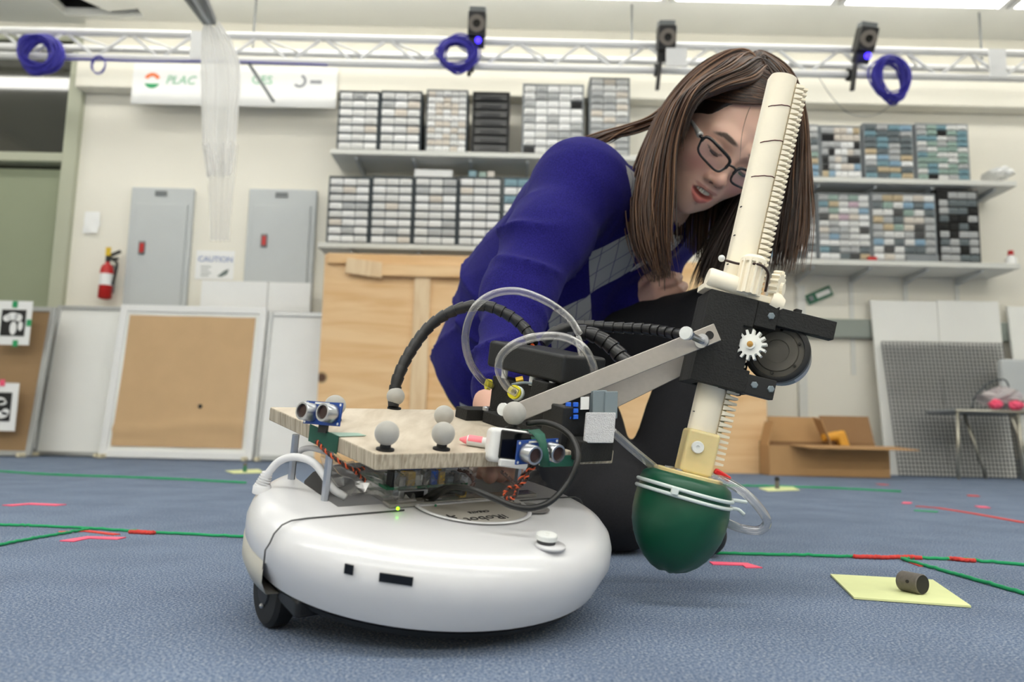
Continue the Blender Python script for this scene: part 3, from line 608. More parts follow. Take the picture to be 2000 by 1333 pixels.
sp = MB().bb(P(1558, 780, WY).x, P(1574, 780, WY).x, WY-.03, WY, .1, P(1565, 560, WY).z); struct('trim_6', sp, M['shelf_white'], label='white conduit on the wall')
# two leaning white panels
def leaning(xb0, xb1, xt0, xt1, py, Yb, Yt, label, m='white_board', name='white_panel', th=.02):
    z = P((xt0+xt1)/2, py, Yt).z; q = [P(xb0, 926, Yb), P(xb1, 926, Yb), P(xt1, py, Yt), P(xt0, py, Yt)]
    b = MB(); b.prism([(q[0].x, Yb, 0), (q[1].x, Yb, 0), (q[2].x, Yt, z), (q[3].x, Yt, z)], V((0, th, .2*th)))
    return tag(obj(name, b, M[m], bevel=.002), label, 'panel')
leaning(1733, 1853, 1700, 1829, 588, 4.26, 4.44, 'left one of two tall white panels leaning on the right wall behind wire mesh')
leaning(1855, 1985, 1830, 1950, 588, 4.26, 4.44, 'right one of two tall white panels leaning on the right wall')
# wire mesh leaning in front
M['mesh_dark'] = mk('mesh_dark_', (62, 64, 66), .5)
A_ = P(1757, 928, 4.12); B_ = P(1995, 934, 4.12); A_.z = B_.z = .005; D_ = P(1722, 668, 4.36); E_ = P(1958, 672, 4.36)
ms = MB(); nx, nz = 32, 34
bl = lambda u, v_: (A_*(1-u)+B_*u)*(1-v_)+(D_*(1-u)+E_*u)*v_
for i in range(nx+1): ms.bar(bl(i/nx, 0), bl(i/nx, 1), .0062, .004)
for j in range(nz+1): ms.bar(bl(0, j/nz)-V((0, .004, 0)), bl(1, j/nz)-V((0, .004, 0)), .005, .004, (0, 1, 0))
o = thing('wire_mesh_sheet', 'dark square wire mesh sheet leaning on the white panels at right', 'mesh', (A_+B_)/2)
g_ = obj('wire_grid', ms, M['mesh_dark'], o); g_['kind'] = 'stuff'
leaning(2005, 2100, 1968, 2070, 600, 4.30, 4.44, 'white panel leaning at the right edge of the frame')
# cardboard box with open flaps
by = 3.85; fl = .0
xl, xr = P(1503, 900, by).x, P(1738, 900, by).x; zt_ = P(1600, 872, by).z
cb = thing('cardboard_box', 'open brown cardboard box on the carpet by the white panels', 'box', ((xl+xr)/2, by, 0))
w_ = .006; bk = by+.155
obj('front_wall', MB().bb(xl, xr, by, by+w_, .004, zt_), M['cardboard'], cb); obj('back_wall', MB().bb(xl, xr, bk-w_, bk, .004, zt_+.02), M['cardboard_in'], cb)
obj('side_wall', MB().bb(xl, xl+w_, by+w_, bk-w_, .004, zt_), M['cardboard'], cb); obj('side_wall', MB().bb(xr-w_, xr, by+w_, bk-w_, .004, zt_), M['cardboard_in'], cb)
obj('bottom', MB().bb(xl, xr, by, bk, 0, .004), M['cardboard_in'], cb)
def flap(p0, p1, d, m='cardboard'): obj('flap', MB().prism([p0, p1, V(p1)+V(d[0]), V(p0)+V(d[0])], V(d[1])), M[m], cb)
flap((xl+.10, by, zt_), (xr+.02, by, zt_), ((.05, -.15, -.012), (0, 0, .006)))
flap((xl+.06, bk, zt_+.02), (xl+.33, bk, zt_+.02), ((.0, .05, .13), (0, .006, 0)), 'cardboard')
flap((xr-.26, bk, zt_+.02), (xr, bk, zt_+.02), ((.0, .06, .14), (0, .006, 0)), 'cardboard_in')
flap((xl, by+.02, zt_), (xl, bk, zt_), ((.03, .0, .12), (.006, 0, 0)))
flap((xr-.27, by+.04, zt_), (xr-.27, bk, zt_+.02), ((-.05, .0, .13), (.006, 0, 0)), 'cardboard')
yt = thing('yellow_tool', 'yellow plastic part sticking out of the open cardboard box', 'tool', P(1640, 868, by+.08)); mk('orange_yellow', (236, 170, 60), .5)
q = P(1650, 870, by+.09)
obj('body', MB().bar(q+V((.01, 0, -.05)), q+V((-.03, 0, .07)), .05, .05), M['orange_yellow'], yt, bevel=.012)
obj('nozzle', MB().cyl(q+V((-.04, 0, .045)), q+V((-.115, -.01, .035)), .026, .018, 14), M['orange_yellow'], yt, auto=True)
# stool, bag on it and cable at right edge
sy = 3.9; sz = P(1930, 800, sy).z; sxa, sxb = P(1866, 800, sy).x, P(2030, 800, sy).x
st = thing('folding_stool', 'low metal stool with thin tube legs at the right edge', 'stool', ((sxa+sxb)/2, sy, 0))
obj('seat', MB().bb(sxa, sxb, sy, sy+.28, sz-.018, sz), M['cab_grey'], st, bevel=.006); mk('tube_metal', (190, 186, 172), .35, metal=.8)
for (xa, xb, yy) in ((sxa+.01, sxa+.0, sy), (sxb-.14, sxb-.02, sy+.02), (sxa+.16, sxa+.26, sy+.2), (sxb-.11, sxb-.10, sy)):
    obj('leg', MB().cyl((xa, yy, sz-.01), (xb, yy, 0), .008, n=8), M['tube_metal'], st, smooth=True)
obj('rail', MB().tube([(sxa, sy-.004, sz-.01), (sxb, sy-.004, sz-.01)], .008, 8), M['tube_metal'], st, smooth=True)
M['bag_clear'] = clear_mat('bag_clear', (236, 226, 228), .6, .25, .5)
crumple('plastic_bag', 1912, 758, 1998, 798, sy+.03, M['bag_clear'], 'crumpled clear plastic bag with pink things on the low stool', 'bag', .18)
for a_, b_, lb in ((1945, 790, 'pink tape scrap in the clear bag, left one'), (1985, 792, 'pink tape scrap in the clear bag, right one')):
    crumple('tape_scrap', a_-14, b_-9, a_+14, b_+9, sy-.012, 'pink_tape', lb, 'tape', .05)
tag(obj('office_chair_back', px_box(MB(), 1958, 702, 2060, 786, 4.15, .05), M['panel_grey'], bevel=.015), 'grey rounded slab behind the stool at the right edge', 'panel')
wire('black_cable', [(1898, 800), (1905, 776), (1930, 750), (1962, 742), (1975, 770)], sy+.16, .004, M['cab_dark'], 'dark cable arching up from the low stool', 'cable')

# ---------------------------------------------------------------- marks, strings and papers on the carpet
def tape(pts, wpx, m, label, cat='tape', grp='pink tape marks on the carpet', name='tape_mark'):
    mb_ = MB(); ps = [G(*q) for q in pts]; z = .0012
    L_ = []; R_ = []
    for i, q in enumerate(ps):
        d_ = (ps[min(i+1, len(ps)-1)]-ps[max(i-1, 0)]).normalized(); n_ = V((-d_.y, d_.x, 0)); L_.append(q+n_*wpx/2); R_.append(q-n_*wpx/2)
    for i in range(len(ps)-1): mb_.prism([L_[i]+V((0, 0, .0003)), L_[i+1]+V((0, 0, .0003)), R_[i+1]+V((0, 0, .0003)), R_[i]+V((0, 0, .0003))], (0, 0, z))
    return tag(obj(name, mb_, M[m]), label, cat, grp)
tape([(14, 989), (58, 985.5), (120, 988)], .028, 'pink_tape', 'pink chevron tape mark at the far left of the carpet')
tape([(130, 1059), (172, 1051.5), (238, 1053.5)], .022, 'pink_tape', 'pink chevron tape mark just below the left green string')
tape([(1389, 1102), (1455, 1104), (1473, 1111)], .022, 'pink_tape', 'pink chevron tape mark right of the green rubber bulb')
tape([(345, 937), (362, 936)], .05, 'pink_tape', 'small pink tape dab left of the robot, far back')
tape([(1790, 990), (1830, 993), (1900, 1004), (2000, 1022)], .018, 'red_string', 'long red tape line at the right of the carpet', grp=None)
tape([(1763, 983), (1780, 984)], .06, 'pink_tape', 'pink tape dab left of the long red tape line')
tape([(1908, 991), (1930, 992)], .06, 'pink_tape', 'pink tape dab above the long red tape line')
tape([(1890, 969), (1912, 970)], .06, 'red_string', 'red tape dab on the carpet at right, far back', grp=None)
tape([(1715, 947), (1732, 947.5)], .07, 'red_string', 'red tape dab beyond the yellow card with a marker', grp=None)
tape([(1786, 998), (1832, 1001)], .03, 'green_string', 'short green tape by the start of the red tape line', grp=None)
def string(pts, r, m, label, grp=None, name='string', zz=.002):
    ps = [G(*q) for q in pts]; out = []
    for q in spline(ps, 16): out.append(V((q.x, q.y+random.gauss(0, .0008), zz+abs(random.gauss(0, .0006)))))
    return tag(obj(name, MB().tube(out, r, 6), M[m], smooth=True), label, 'string', grp)
string([(-20, 1028), (60, 1030), (170, 1035), (300, 1043), (475, 1052), (520, 1055)], .0023, 'green_string', 'green string from the left edge to the white robot base')
string([(-20, 1072), (60, 1056), (120, 1046), (172, 1037)], .0021, 'green_string', 'short green string slanting in from the left edge')
string([(1320, 1080), (1400, 1084), (1560, 1088), (1700, 1092), (1760, 1093), (1860, 1096), (2030, 1109)], .0023, 'green_string', 'green string running right from the rubber bulb')
string([(1762, 1096), (1830, 1115), (1900, 1135), (2030, 1172)], .0023, 'green_string', 'green string slanting towards the lower right corner')
string([(-20, 921), (100, 929), (300, 936), (480, 945)], .004, 'green_string', 'faint distant green string at the left')
string([(1400, 950), (1520, 952), (1640, 956), (1760, 962)], .004, 'green_string', 'faint distant green string at the right')
tape([(114, 1041), (170, 1039), (228, 1046)], .012, 'red_string', 'red tape over the knot of the left green strings', grp=None)
string([(254, 1043), (278, 1044), (301, 1045)], .0034, 'red_string', 'red wrapped length of the left green string', zz=.0022)
string([(1668, 1092), (1720, 1093.5), (1760, 1093), (1800, 1094)], .003, 'red_string', 'red wrapped knot of the right green strings', zz=.0026)
tape([(1765, 1094), (1803, 1108)], .010, 'red_string', 'red tape along the slanting green string', grp=None)
string([(1850, 1095), (1878, 1098), (1904, 1100)], .003, 'red_string', 'red and black wrapped length of the right green string', zz=.0024)
def card(pts, label, th=.002):
    b_ = MB(); ps = [G(*q) for q in pts]; b_.prism([V((q.x, q.y, .0006)) for q in ps], (0, 0, th)); return tag(obj('paper_card', b_, M['paper_yellow']), label, 'paper', 'pale yellow cards on the carpet')
card([(1622, 1126), (1668, 1172), (1897, 1189), (1822, 1137)], 'pale yellow card in the right foreground under a dark weight')
card([(1482, 955), (1500, 961), (1562, 959), (1545, 951)], 'pale yellow card far behind the rubber bulb')
card([(440, 921), (455, 926), (516, 925), (505, 918)], 'pale yellow card far back left of the robot')
mk('weight_grey', (104, 98, 92), .6, var=.25, scale=300); mk('weight_dark', (34, 32, 30), .7)
wt = thing('cylinder_weight', 'small dark grey cylinder lying on the near yellow card', 'weight', G(1797, 1160, .003))
c0 = G(1803, 1163, .0025); rr = .0105; c0 = V((c0.x, c0.y, .0028+rr)); ax_ = V((-.42, .9, 0)).normalized()
obj('body', MB().lathe([(rr*.93, 0), (rr, .001), (rr, .024), (rr*.93, .025)], c0, ax_, 28), M['weight_grey'], wt, auto=True)
obj('dark_end', MB().lathe([(0, -.0004), (rr*.92, -.0004), (rr*.92, .001)], c0, ax_, 28, False), M['weight_dark'], wt, label='dark end face')
obj('side_hole', MB().cyl(c0+V((-rr*.93, -.002, .002))+ax_*.008, c0+V((-rr*1.03, -.003, .002))+ax_*.008, .0018, n=10), M['weight_dark'], wt)
tg = thing('marker_stand', 'tiny dark peg standing on the distant yellow card behind the bulb', 'peg', G(1518, 955, .003))
q = G(1518, 955, .003); obj('peg', MB().cyl(q, q+V((0, 0, .03)), .008, .006, 10), M['weight_grey'], tg); obj('peg_top', MB().sphere(q+V((0, 0, .032)), .009, 10), M['weight_dark'], tg)
q = G(478, 922, .003); tg = thing('marker_stand', 'tiny greenish peg on the distant yellow card left of the robot', 'peg', q)
obj('peg', MB().cyl(q, q+V((0, 0, .025)), .008, .006, 10), M['pcb_green'], tg); obj('peg_top', MB().sphere(q+V((0, 0, .027)), .008, 10), M['weight_grey'], tg)
# ================================================================ THE ROBOT
RC = V((-.0725, .727, .0357)); ex = V((.79338, .60790, .03169)); ey = V((-.60071, .77345, .20229)); ez = V((.09846, -.17953, .97881))
def RL(x, y, z): return RC+ex*x+ey*y+ez*z
def lmap(mb): mb.v = [tuple(RL(*q)) for q in mb.v]; return mb
def onL(px, py, zl):
    r = ray(px, py); s_ = ((RC+ez*zl-CPOS).dot(ez))/r.dot(ez); return CPOS+r*s_
mk('robot_white', (216, 216, 219), .28, var=.015, scale=30, coat=.35); mk('robot_skirt', (178, 176, 168), .45, var=.03); mk('recess_grey', (132, 130, 128), .3); mk('bay_grey', (168, 168, 170), .45, var=.05)
mk('panel_beige', (176, 172, 164), .35, var=.08, scale=900); mk('print_black', (44, 42, 42), .6); mk('seam_dark', (70, 70, 72), .6)
mk('steel', (190, 192, 196), .28, metal=1, var=.05, scale=120); mk('alu_brushed', (178, 172, 166), .38, metal=.85, var=.08, scale=200); mk('alu_post', (186, 190, 198), .35, metal=.9, var=.05)
mk('printed_black', (23, 23, 22), .75, var=.25, scale=260, bump=.35, bscale=500); mk('case_black', (27, 28, 29), .5, var=.1, scale=300, bump=.15, bscale=900)
mk('gloss_black', (10, 11, 14), .12, var=.1); mk('device_white', (226, 226, 224), .4); mk('hose_black', (30, 30, 32), .32, var=.2); mk('cable_black', (14, 14, 14), .4, var=.1)
mk('abs_cream', (252, 242, 220), .45, var=.03, scale=40); mk('abs_white', (240, 240, 234), .42, var=.02); mk('resin_amber', (222, 204, 150), .35, var=.08, scale=50, sss=.2)
mk('motor_face', (84, 80, 72), .5, var=.2); mk('rubber_green', (5, 76, 52), .38, var=.12, scale=30, bump=.12, bscale=60); mk('zip_white', (214, 224, 222), .4, var=.03); mk('tape_green', (22, 84, 66), .6, var=.15, scale=120)
mk('tape_pale', (150, 178, 164), .6); mk('ball_grey', (172, 170, 164), .9, var=.10, scale=120, sheen=.3); mk('cord_white', (226, 226, 228), .4); mk('wire_orange', (206, 84, 40), .45); mk('wire_brown', (50, 26, 20), .45)
mk('yellow_plastic', (234, 222, 24), .4); mk('blue_plastic', (24, 96, 214), .4); mk('grey_plastic', (122, 134, 140), .5, var=.1); mk('velcro', (208, 208, 210), .95, var=.12, scale=500, bump=.8, bscale=900)
mk('nylon', (226, 228, 226), .45); mk('gold', (214, 176, 60), .35, metal=.6); mk('red_plastic', (204, 24, 24), .4); mk('mark_red', (96, 44, 44), .7); mk('pen_pink', (255, 130, 142), .4); mk('brass', (180, 140, 80), .35, metal=.9)
M['tube_clear'] = clear_mat('clear_tube', (220, 216, 214), .10, .05, 1.0); M['bag_robot'] = clear_mat('clear_bag', (230, 230, 232), .16, .12, .9); M['label_clear'] = clear_mat('display_strip', (170, 166, 160), .55, .08, .6)
M['deck_wood'] = wood_mat('deck_wood', (206, 195, 178), (186, 173, 154), (60, 8, 60), rough=.75, dist=.4)
M['deck_edge'] = wood_mat('deck_edge', (188, 178, 160), (146, 134, 116), (420, 420, 20), rough=.8, dist=.2)
rb = thing('mobile_robot', 'round white robot with a wooden deck, sensors and a geared arm on the blue carpet', 'robot', (RC.x, RC.y, 0))

# --- base shell with cargo bay
R_ = .163
def rsolid(prof, n=96, a0=0, a1=2*math.pi, cap=True):
    return MB().lathe(prof, (0, 0, 0), (0, 0, 1), n, cap, (1, 0, 0), a0, a1)
sh = rsolid([(.0, .010), (R_-.014, .010), (R_-.010, .012), (R_, .034), (R_, .046), (R_-.003, .055), (R_-.009, .0615), (R_-.018, .0655), (R_-.026, .0665), (0, .0665)], 96)
o_sh = obj('base_shell', sh, M['robot_white'], None, smooth=True)
cut = MB().prism([(-.098, -.003, .03), (.100, -.003, .03), (.100, .05, .03), (.062, .150, .03), (-.078, .150, .03), (-.098, .09, .03)], (0, 0, .06))
o_c = obj('tmp_cut', cut, M['bay_grey'])
def boolean(o, c, op='DIFFERENCE'):
    m = o.modifiers.new('b', 'BOOLEAN'); m.object = c; m.operation = op; m.solver = 'EXACT'
    me = bpy.data.meshes.new_from_object(o.evaluated_get(bpy.context.evaluated_depsgraph_get())); o.modifiers.clear(); o.data = me; bpy.data.objects.remove(c)
boolean(o_sh, o_c)
def place_local(o, parent):
    me = o.data; L_ = root_of(parent).location
    me.transform(axes_matrix(RC-L_, ex, ey, ez)); o.parent = parent; me.update()
o_sh.data.materials.clear(); o_sh.data.materials.append(M['robot_white']); o_sh.data.materials.append(M['bay_grey'])
for p_ in o_sh.data.polygons:
    c_ = p_.center
    if -.0985 < c_.x < .1005 and -.0035 < c_.y < .1505 and c_.z < .066 and c_.z > .0295 and math.hypot(c_.x, c_.y) < .156: p_.material_index = 1
sharp(o_sh, 32); place_local(o_sh, rb)
sk = rsolid([(R_-.020, .004), (R_-.004, .006), (R_+.0006, .016), (R_+.0006, .031), (R_-.002, .0315)], 96, math.radians(80), math.radians(276.5), False)
obj('side_skirt', lmap(sk), M['robot_skirt'], rb, smooth=True, label='grey lower side band')
obj('underside', lmap(rsolid([(R_-.012, .0095), (R_-.020, .002), (0, .002)], 48)), M['black_plastic'], rb)

# --- bumper
BY = -.028; RB = .1662
aA = math.pi+math.asin(-BY/RB); aB = 2*math.pi-math.asin(-BY/RB)
def zbot(a):
    s_ = min(a-aA, aB-a)*RB; t_ = min(1, max(0, s_/.030)); return .030*(1-t_)+.0005*t_
rows = []; na = 120
for i in range(na+1):
    a = aA+(aB-aA)*i/na; zb_ = zbot(a); r = []
    side = [(RB-.006, zb_), (RB-.0018, zb_+.0016)]
    for z in (.012, .022, .030, .036, .042, .047, .0515, .0555, .0590, .0617, .0640, .0656, .0668, .0676, .0680):
        zz = max(z, zb_+.0022+z*.02)
        if z <= .036: rr = RB-.0012+.0014*(z/.036)
        else: t_ = (z-.036)/(.0680-.036); rr = RB-.0012*t_-.0120*(1-math.sqrt(max(0, 1-max(0, (z-.0565)/.0115)**2)))
        side.append((rr, zz))
    # inward across the top to the straight seam or the centre
    for k in range(1, 9): side.append((side[16][0]*(1-k/8*.995), .0680+.0006*(k/8)))
    for rr, z in side:
        x, y = rr*math.cos(a), rr*math.sin(a)
        if y > BY: y = BY
        r.append((x, y, z))
    rows.append(r)
bmp = MB().grid(rows)
e0 = [r[0] for r in rows]
o_b = obj('bumper', bmp, M['robot_white'], None, smooth=True)
cutc = MB().lathe([(.0545, .05), (.0545, .08)], (.019, -.030, 0), (0, 0, 1), 64, True); 
# thickness so that the openings can be cut
sm = o_b.modifiers.new('s', 'SOLIDIFY'); sm.thickness = .0018; sm.offset = -1
me = bpy.data.meshes.new_from_object(o_b.evaluated_get(bpy.context.evaluated_depsgraph_get())); o_b.modifiers.clear(); o_b.data = me
def side_pt(px, py):
    best = None; r = ray(px, py)
    for k in range(4000):
        s_ = .45+.0001*k; q = CPOS+r*s_-RC; x, y, z = q.dot(ex), q.dot(ey), q.dot(ez)
        if math.hypot(x, y) <= RB+.0002 and -.01 < z < .07: return x, y, z
    return (0, -RB, .03)
holes = [(678, 1115, .0030, .0031), (772, 1135, .0105, .0028)]
for hx, hy, hw, hh in holes:
    x, y, z = side_pt(hx, hy); n_ = V((x, y, 0)).normalized(); t_ = V((-n_.y, n_.x, 0))
    c_ = obj('tmp', MB().box(V((x, y, z))-n_*.001, (hw*2, .012, hh*2), (t_, n_, V((0, 0, 1)))), M['black_plastic']); boolean(o_b, c_)
    obj('port_backing', lmap(MB().box(V((x, y, z))-n_*.0026, (hw*2.3, .001, hh*2.3), (t_, n_, V((0, 0, 1))))), M['gloss_black'], rb, label='black inside of a bumper port')
cc = obj('tmp', cutc, M['robot_white']); boolean(o_b, cc)
o_b.data.materials.clear(); o_b.data.materials.append(M['robot_white']); sharp(o_b, 38); place_local(o_b, rb)
# dark seam line along the bumper joint
ps_ = [RL(-.1655*math.cos(0), BY+.0012, z) for z in (.030, .045)]+[RL(-math.sqrt(r*r-BY*BY), BY+.0012, z) for r, z in ((.1650, .050), (.1625, .057), (.157, .0635), (.150, .0664), (.138, .0672), (.10, .0674), (.056, .0674))]
obj('bumper_seam', MB().tube(ps_, .0007, 6), M['seam_dark'], rb, smooth=True)
ps_ = [RL(math.sqrt(r*r-BY*BY), BY+.0012, z) for r, z in ((.074, .0674), (.10, .0674), (.138, .0672), (.150, .0664), (.157, .0635), (.1625, .057), (.1650, .050))]
obj('bumper_seam', MB().tube(ps_, .0007, 6), M['seam_dark'], rb, smooth=True)
# centre panel, rim, print, display strip
pc0 = V((.019, -.030, 0))
pn = MB().lathe([(0, .0672), (.0500, .0672), (.0500, .0660)], pc0, (0, 0, 1), 64, False)
for i, q in enumerate(pn.v):
    if q[1] > -.0205: pn.v[i] = (q[0], -.0205, q[2])
pan = obj('badge_panel', lmap(pn), M['panel_beige'], rb, label='grey half-round badge panel')
rim = MB().lathe([(.0500, .0668), (.0508, .0690), (.0530, .0692), (.0545, .0683)], pc0, (0, 0, 1), 64, False, (1, 0, 0))
for i, q in enumerate(rim.v):
    if q[1] > -.019: rim.v[i] = (q[0], -.019, q[2])
obj('badge_rim', lmap(rim), M['robot_white'], rb, smooth=True)
def ltext(body, px, py, size, name='lettering'):
    c_ = onL(px, py, .0675); return text(name, body, size, M['print_black'], pan, axes_matrix(c_, -ex, -ey, ez), .0002)
ltext('iRobot', 950, 1012, .0155); ltext('CREATE', 935, 1000, .0062)
# star-like figure emblem beside the name
c_ = onL(880, 1010, .0676); em = MB()
for a in (20, 95, 165, 230, 310): em.bar(c_, c_+ex*(.0058*math.cos(math.radians(a)))+ey*(.0058*math.sin(math.radians(a))), .0014, .0004, ez)
em.lathe([(.0014, 0), (.0014, .0004)], c_-ey*.005-ex*.0005, ez, 10); obj('figure_emblem', em, M['print_black'], pan)
rc_ = MB().lathe([(.0, .0672), (.013, .0672), (.0145, .0689), (.0165, .0685)], V((.071, -.052, 0)), (0, 0, 1), 28, False); obj('thumb_recess', lmap(rc_), M['recess_grey'], rb, smooth=True)
st_ = obj('display_strip', lmap(MB().bb(-.058, .104, -.019, -.004, .0668, .0705)), M['label_clear'], rb, bevel=.0012, label='see-through raised strip of buttons')
obj('power_light', MB().sphere(onL(777, 994, .0708), .0015, 10), M['green_led'], st_, smooth=True, label='lit green power light')
obj('status_light', MB().sphere(onL(851, 988, .0712), .0012, 8), M['pcb_green'], st_)
for px_ in (806, 822, 868, 880): obj('button', lmap(MB().bb(*( (lambda l: (l-.005, l+.005))((onL(px_, 990, .0705)-RC).dot(ex))), -.014, -.009, .0704, .0709)), M['bay_grey'], st_)
kc = onL(1066, 1064, .0676)
obj('knob_seat', MB().lathe([(.0125, -.001), (.0120, .0012), (0, .0012)], kc-ey*.003+ex*.002, ez, 28), M['robot_white'], rb, smooth=True)
kn = obj('knob', MB().lathe([(.0085, .0), (.0085, .0035), (.0078, .0044), (.0020, .0044), (.0018, .0036), (0, .0036)], kc+ez*.0042, ez, 28), M['nylon'], rb, auto=True, label='white round knob')
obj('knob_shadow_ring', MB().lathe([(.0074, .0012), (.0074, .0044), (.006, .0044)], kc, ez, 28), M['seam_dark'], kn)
# wheels, housing
def wheel(x, y):
    c_ = RL(x, y, 0); c_.z = .0295; a_ = V((ex.x, ex.y, 0)).normalized()
    w_ = obj('wheel', MB().lathe([(.012, -.009), (.026, -.009), (.0295, -.006), (.0295, .006), (.026, .009), (.012, .009)], c_, a_, 32), M['black_rubber'], rb, auto=True)
    obj('hub', MB().lathe([(0, -.0105), (.011, -.0105), (.013, -.008), (.013, .008), (0, .009)], c_, a_, 20), M['black_plastic'], w_, auto=True)
    obj('hub_screw', MB().sphere(c_-a_*.0105-V((0, 0, .012)), .0022, 8), M['steel'], w_)
wheel(-.138, .014); wheel(.128, .0)
obj('wheel_housing', lmap(MB().bb(-.146, -.100, -.050, .030, -.004, .012)), M['black_plastic'], rb, bevel=.004)
obj('wheel_housing', lmap(MB().bb(-.110, -.06, -.090, -.02, -.001, .010)), M['black_plastic'], rb, bevel=.004)
cst = RL(0, .12, 0); obj('rear_caster', MB().cyl(RL(0, .11, .012), V((cst.x, cst.y, .012)), .014, .010, 12).sphere((cst.x, cst.y, .0105), .010, 12), M['black_plastic'], rb, smooth=True)

# --- deck on posts
DZ = .1218; DT = .0135
def ld(x, y, z=DZ): return RL(x, y, z)
dk = MB(); pol = [(-.1062, .1537), (-.0912, -.0460), (.1600, -.0596), (.1660, .1450)]
dk.prism([ld(*q, DZ-DT) for q in pol], ez*DT)
dk.m = [0]*len(dk.m)
for i, f in enumerate(dk.f): dk.m[i] = 0 if i < 2 else 1
deck = obj('deck_board', dk, [M['deck_wood'], M['deck_edge']], rb, bevel=.0015)
for x, y in ((-.1035, .0880), (-.1010, .0175), (.10, .10), (.10, .01)):
    c_ = RL(max(-.0965, x) if 0 else x, y, .066); obj('post', MB().lathe([(.0034, 0), (.0034, DZ-DT-.066)], c_, ez, 6), M['alu_post'], rb, label='hexagonal metal standoff')
# reflective marker balls
def ball(px, py, r, base=None, peg=.004):
    """ball whose foot rests on the deck"""
    c_ = base+ez*(r+peg)
    b_ = obj('marker_ball', MB().sphere(c_, r, 28), M['ball_grey'], rb, smooth=True)
    obj('ball_foot', MB().lathe([(.0075, -.001), (.0075, .0016), (.0045, .0024), (.0042, peg+.003)], base, ez, 18), M['black_rubber'], b_)
    return b_
for (px_, py_, r) in ((770, 799, .0098), (752, 880, .0101), (864, 839, .0098), (862, 879, .0100)): ball(px_, py_, r, onL(px_, py_, DZ))
ball(621, 805, .0100, RL(-.068, .088, DZ))
c_ = P(1001, 839, .705); ball(1001, 839, .0108, c_)
# ultrasonic sensors
def sonar(c_, axis, sidev, wd, label):
    upv = axis.cross(sidev).normalized(); upv = upv if upv.z > 0 else -upv
    pb = obj('sensor_board', MB().box(c_, (wd, .0202, .0016), (sidev, upv, axis)), M['pcb_blue'], rb, label=label)
    obj('board_print', MB().box(c_+axis*.0009+upv*.0086-sidev*.002, (.018, .0016, .0002), (sidev, upv, axis)), M['nylon'], pb, label='white print strip')
    for s_ in (-1, 1):
        q = c_+sidev*(s_*.0128)
        t_ = obj('transducer', MB().lathe([(.0080, .001), (.0080, .0125), (.0076, .0131), (.0061, .0131), (.0058, .0112), (.0058, .0108)], q, axis, 32, False), M['steel'], pb, auto=True)
        obj('transducer_mesh', MB().lathe([(.0060, .0109), (0, .0112)], q, axis, 24, False), M['wire_brown'], pb, label='dark mesh inside the metal can')
        for h_ in (-1, 1): obj('mount_hole', MB().lathe([(.0012, .0009), (0, .0009)], c_+sidev*(s_*wd*.46)+upv*(h_*.0082), axis, 10, False), M['nylon'], pb)
    obj('pin_header', MB().box(c_-upv*.0125-axis*.003, (.0102, .008, .0025), (sidev, upv, axis)), M['black_plastic'], pb)
    obj('chip', MB().box(c_-axis*.0018, (.012, .006, .002), (sidev, upv, axis)), M['black_plastic'], pb)
ax1 = V((-.55, -.83, .10)).normalized(); sd1 = V((0, 0, 1)).cross(ax1).normalized(); sd1 = (sd1+V((0, 0, .0))).normalized(); sd1 = -sd1 if sd1.x < 0 else sd1
sd1 = (sd1-V((0, 0, .05))).normalized()
sonar(P(631, 808, .672), ax1, sd1, .0445, 'blue distance sensor board on the left deck edge')
ax2 = V((.62, -.75, -.20)).normalized(); sd2 = V((ax2.y*-1, ax2.x, 0)).normalized(); sd2 = -sd2 if sd2.x < 0 else sd2
sd2 = (sd2+V((0, 0, .06))); sd2 = (sd2-ax2*sd2.dot(ax2)).normalized()
sonar(P(1049, 882, .655), ax2, sd2, .0450, 'blue distance sensor board on the right deck edge')
# green tape
def patch(name, pts, m, par=None, th=.0005, nrm=None, label=None):
    p0 = [V(p) for p in pts]; n_ = (p0[1]-p0[0]).cross(p0[2]-p0[0]).normalized() if nrm is None else nrm
    if n_.dot(CPOS-p0[0]) < 0: n_ = -n_
    return obj(name, MB().prism([p+n_*.0006 for p in p0], n_*th), M[m], par or rb, label=label)
def edgeAB(t, z): a, b = pol[0], pol[1]; return RL(a[0]+(b[0]-a[0])*t, a[1]+(b[1]-a[1])*t, z)
def edgeBC(t, z): a, b = pol[1], pol[2]; return RL(a[0]+(b[0]-a[0])*t, a[1]+(b[1]-a[1])*t, z)
patch('green_tape', [edgeAB(.44, DZ+.001), edgeAB(.70, DZ+.001), edgeAB(.70, DZ-DT-.001), edgeAB(.44, DZ-DT-.001)], 'tape_green')
patch('green_tape', [edgeAB(.62, DZ), edgeAB(.70, DZ), edgeAB(.69, DZ)+ex*.026, edgeAB(.64, DZ)+ex*.024], 'tape_pale', nrm=ez)
patch('green_tape', [edgeBC(.535, DZ+.001), edgeBC(.612, DZ+.001), edgeBC(.612, DZ-DT-.001), edgeBC(.535, DZ-DT-.001)], 'tape_green')
patch('green_tape', [edgeBC(.525, DZ), edgeBC(.612, DZ), edgeBC(.62, DZ)+ey*.035, edgeBC(.42, DZ)+ey*.030], 'tape_green', nrm=ez)
patch('green_tape', [edgeBC(.66, DZ-.004), edgeBC(.80, DZ-.004), edgeBC(.80, DZ-DT-.001), edgeBC(.66, DZ-DT-.001)], 'tape_green')
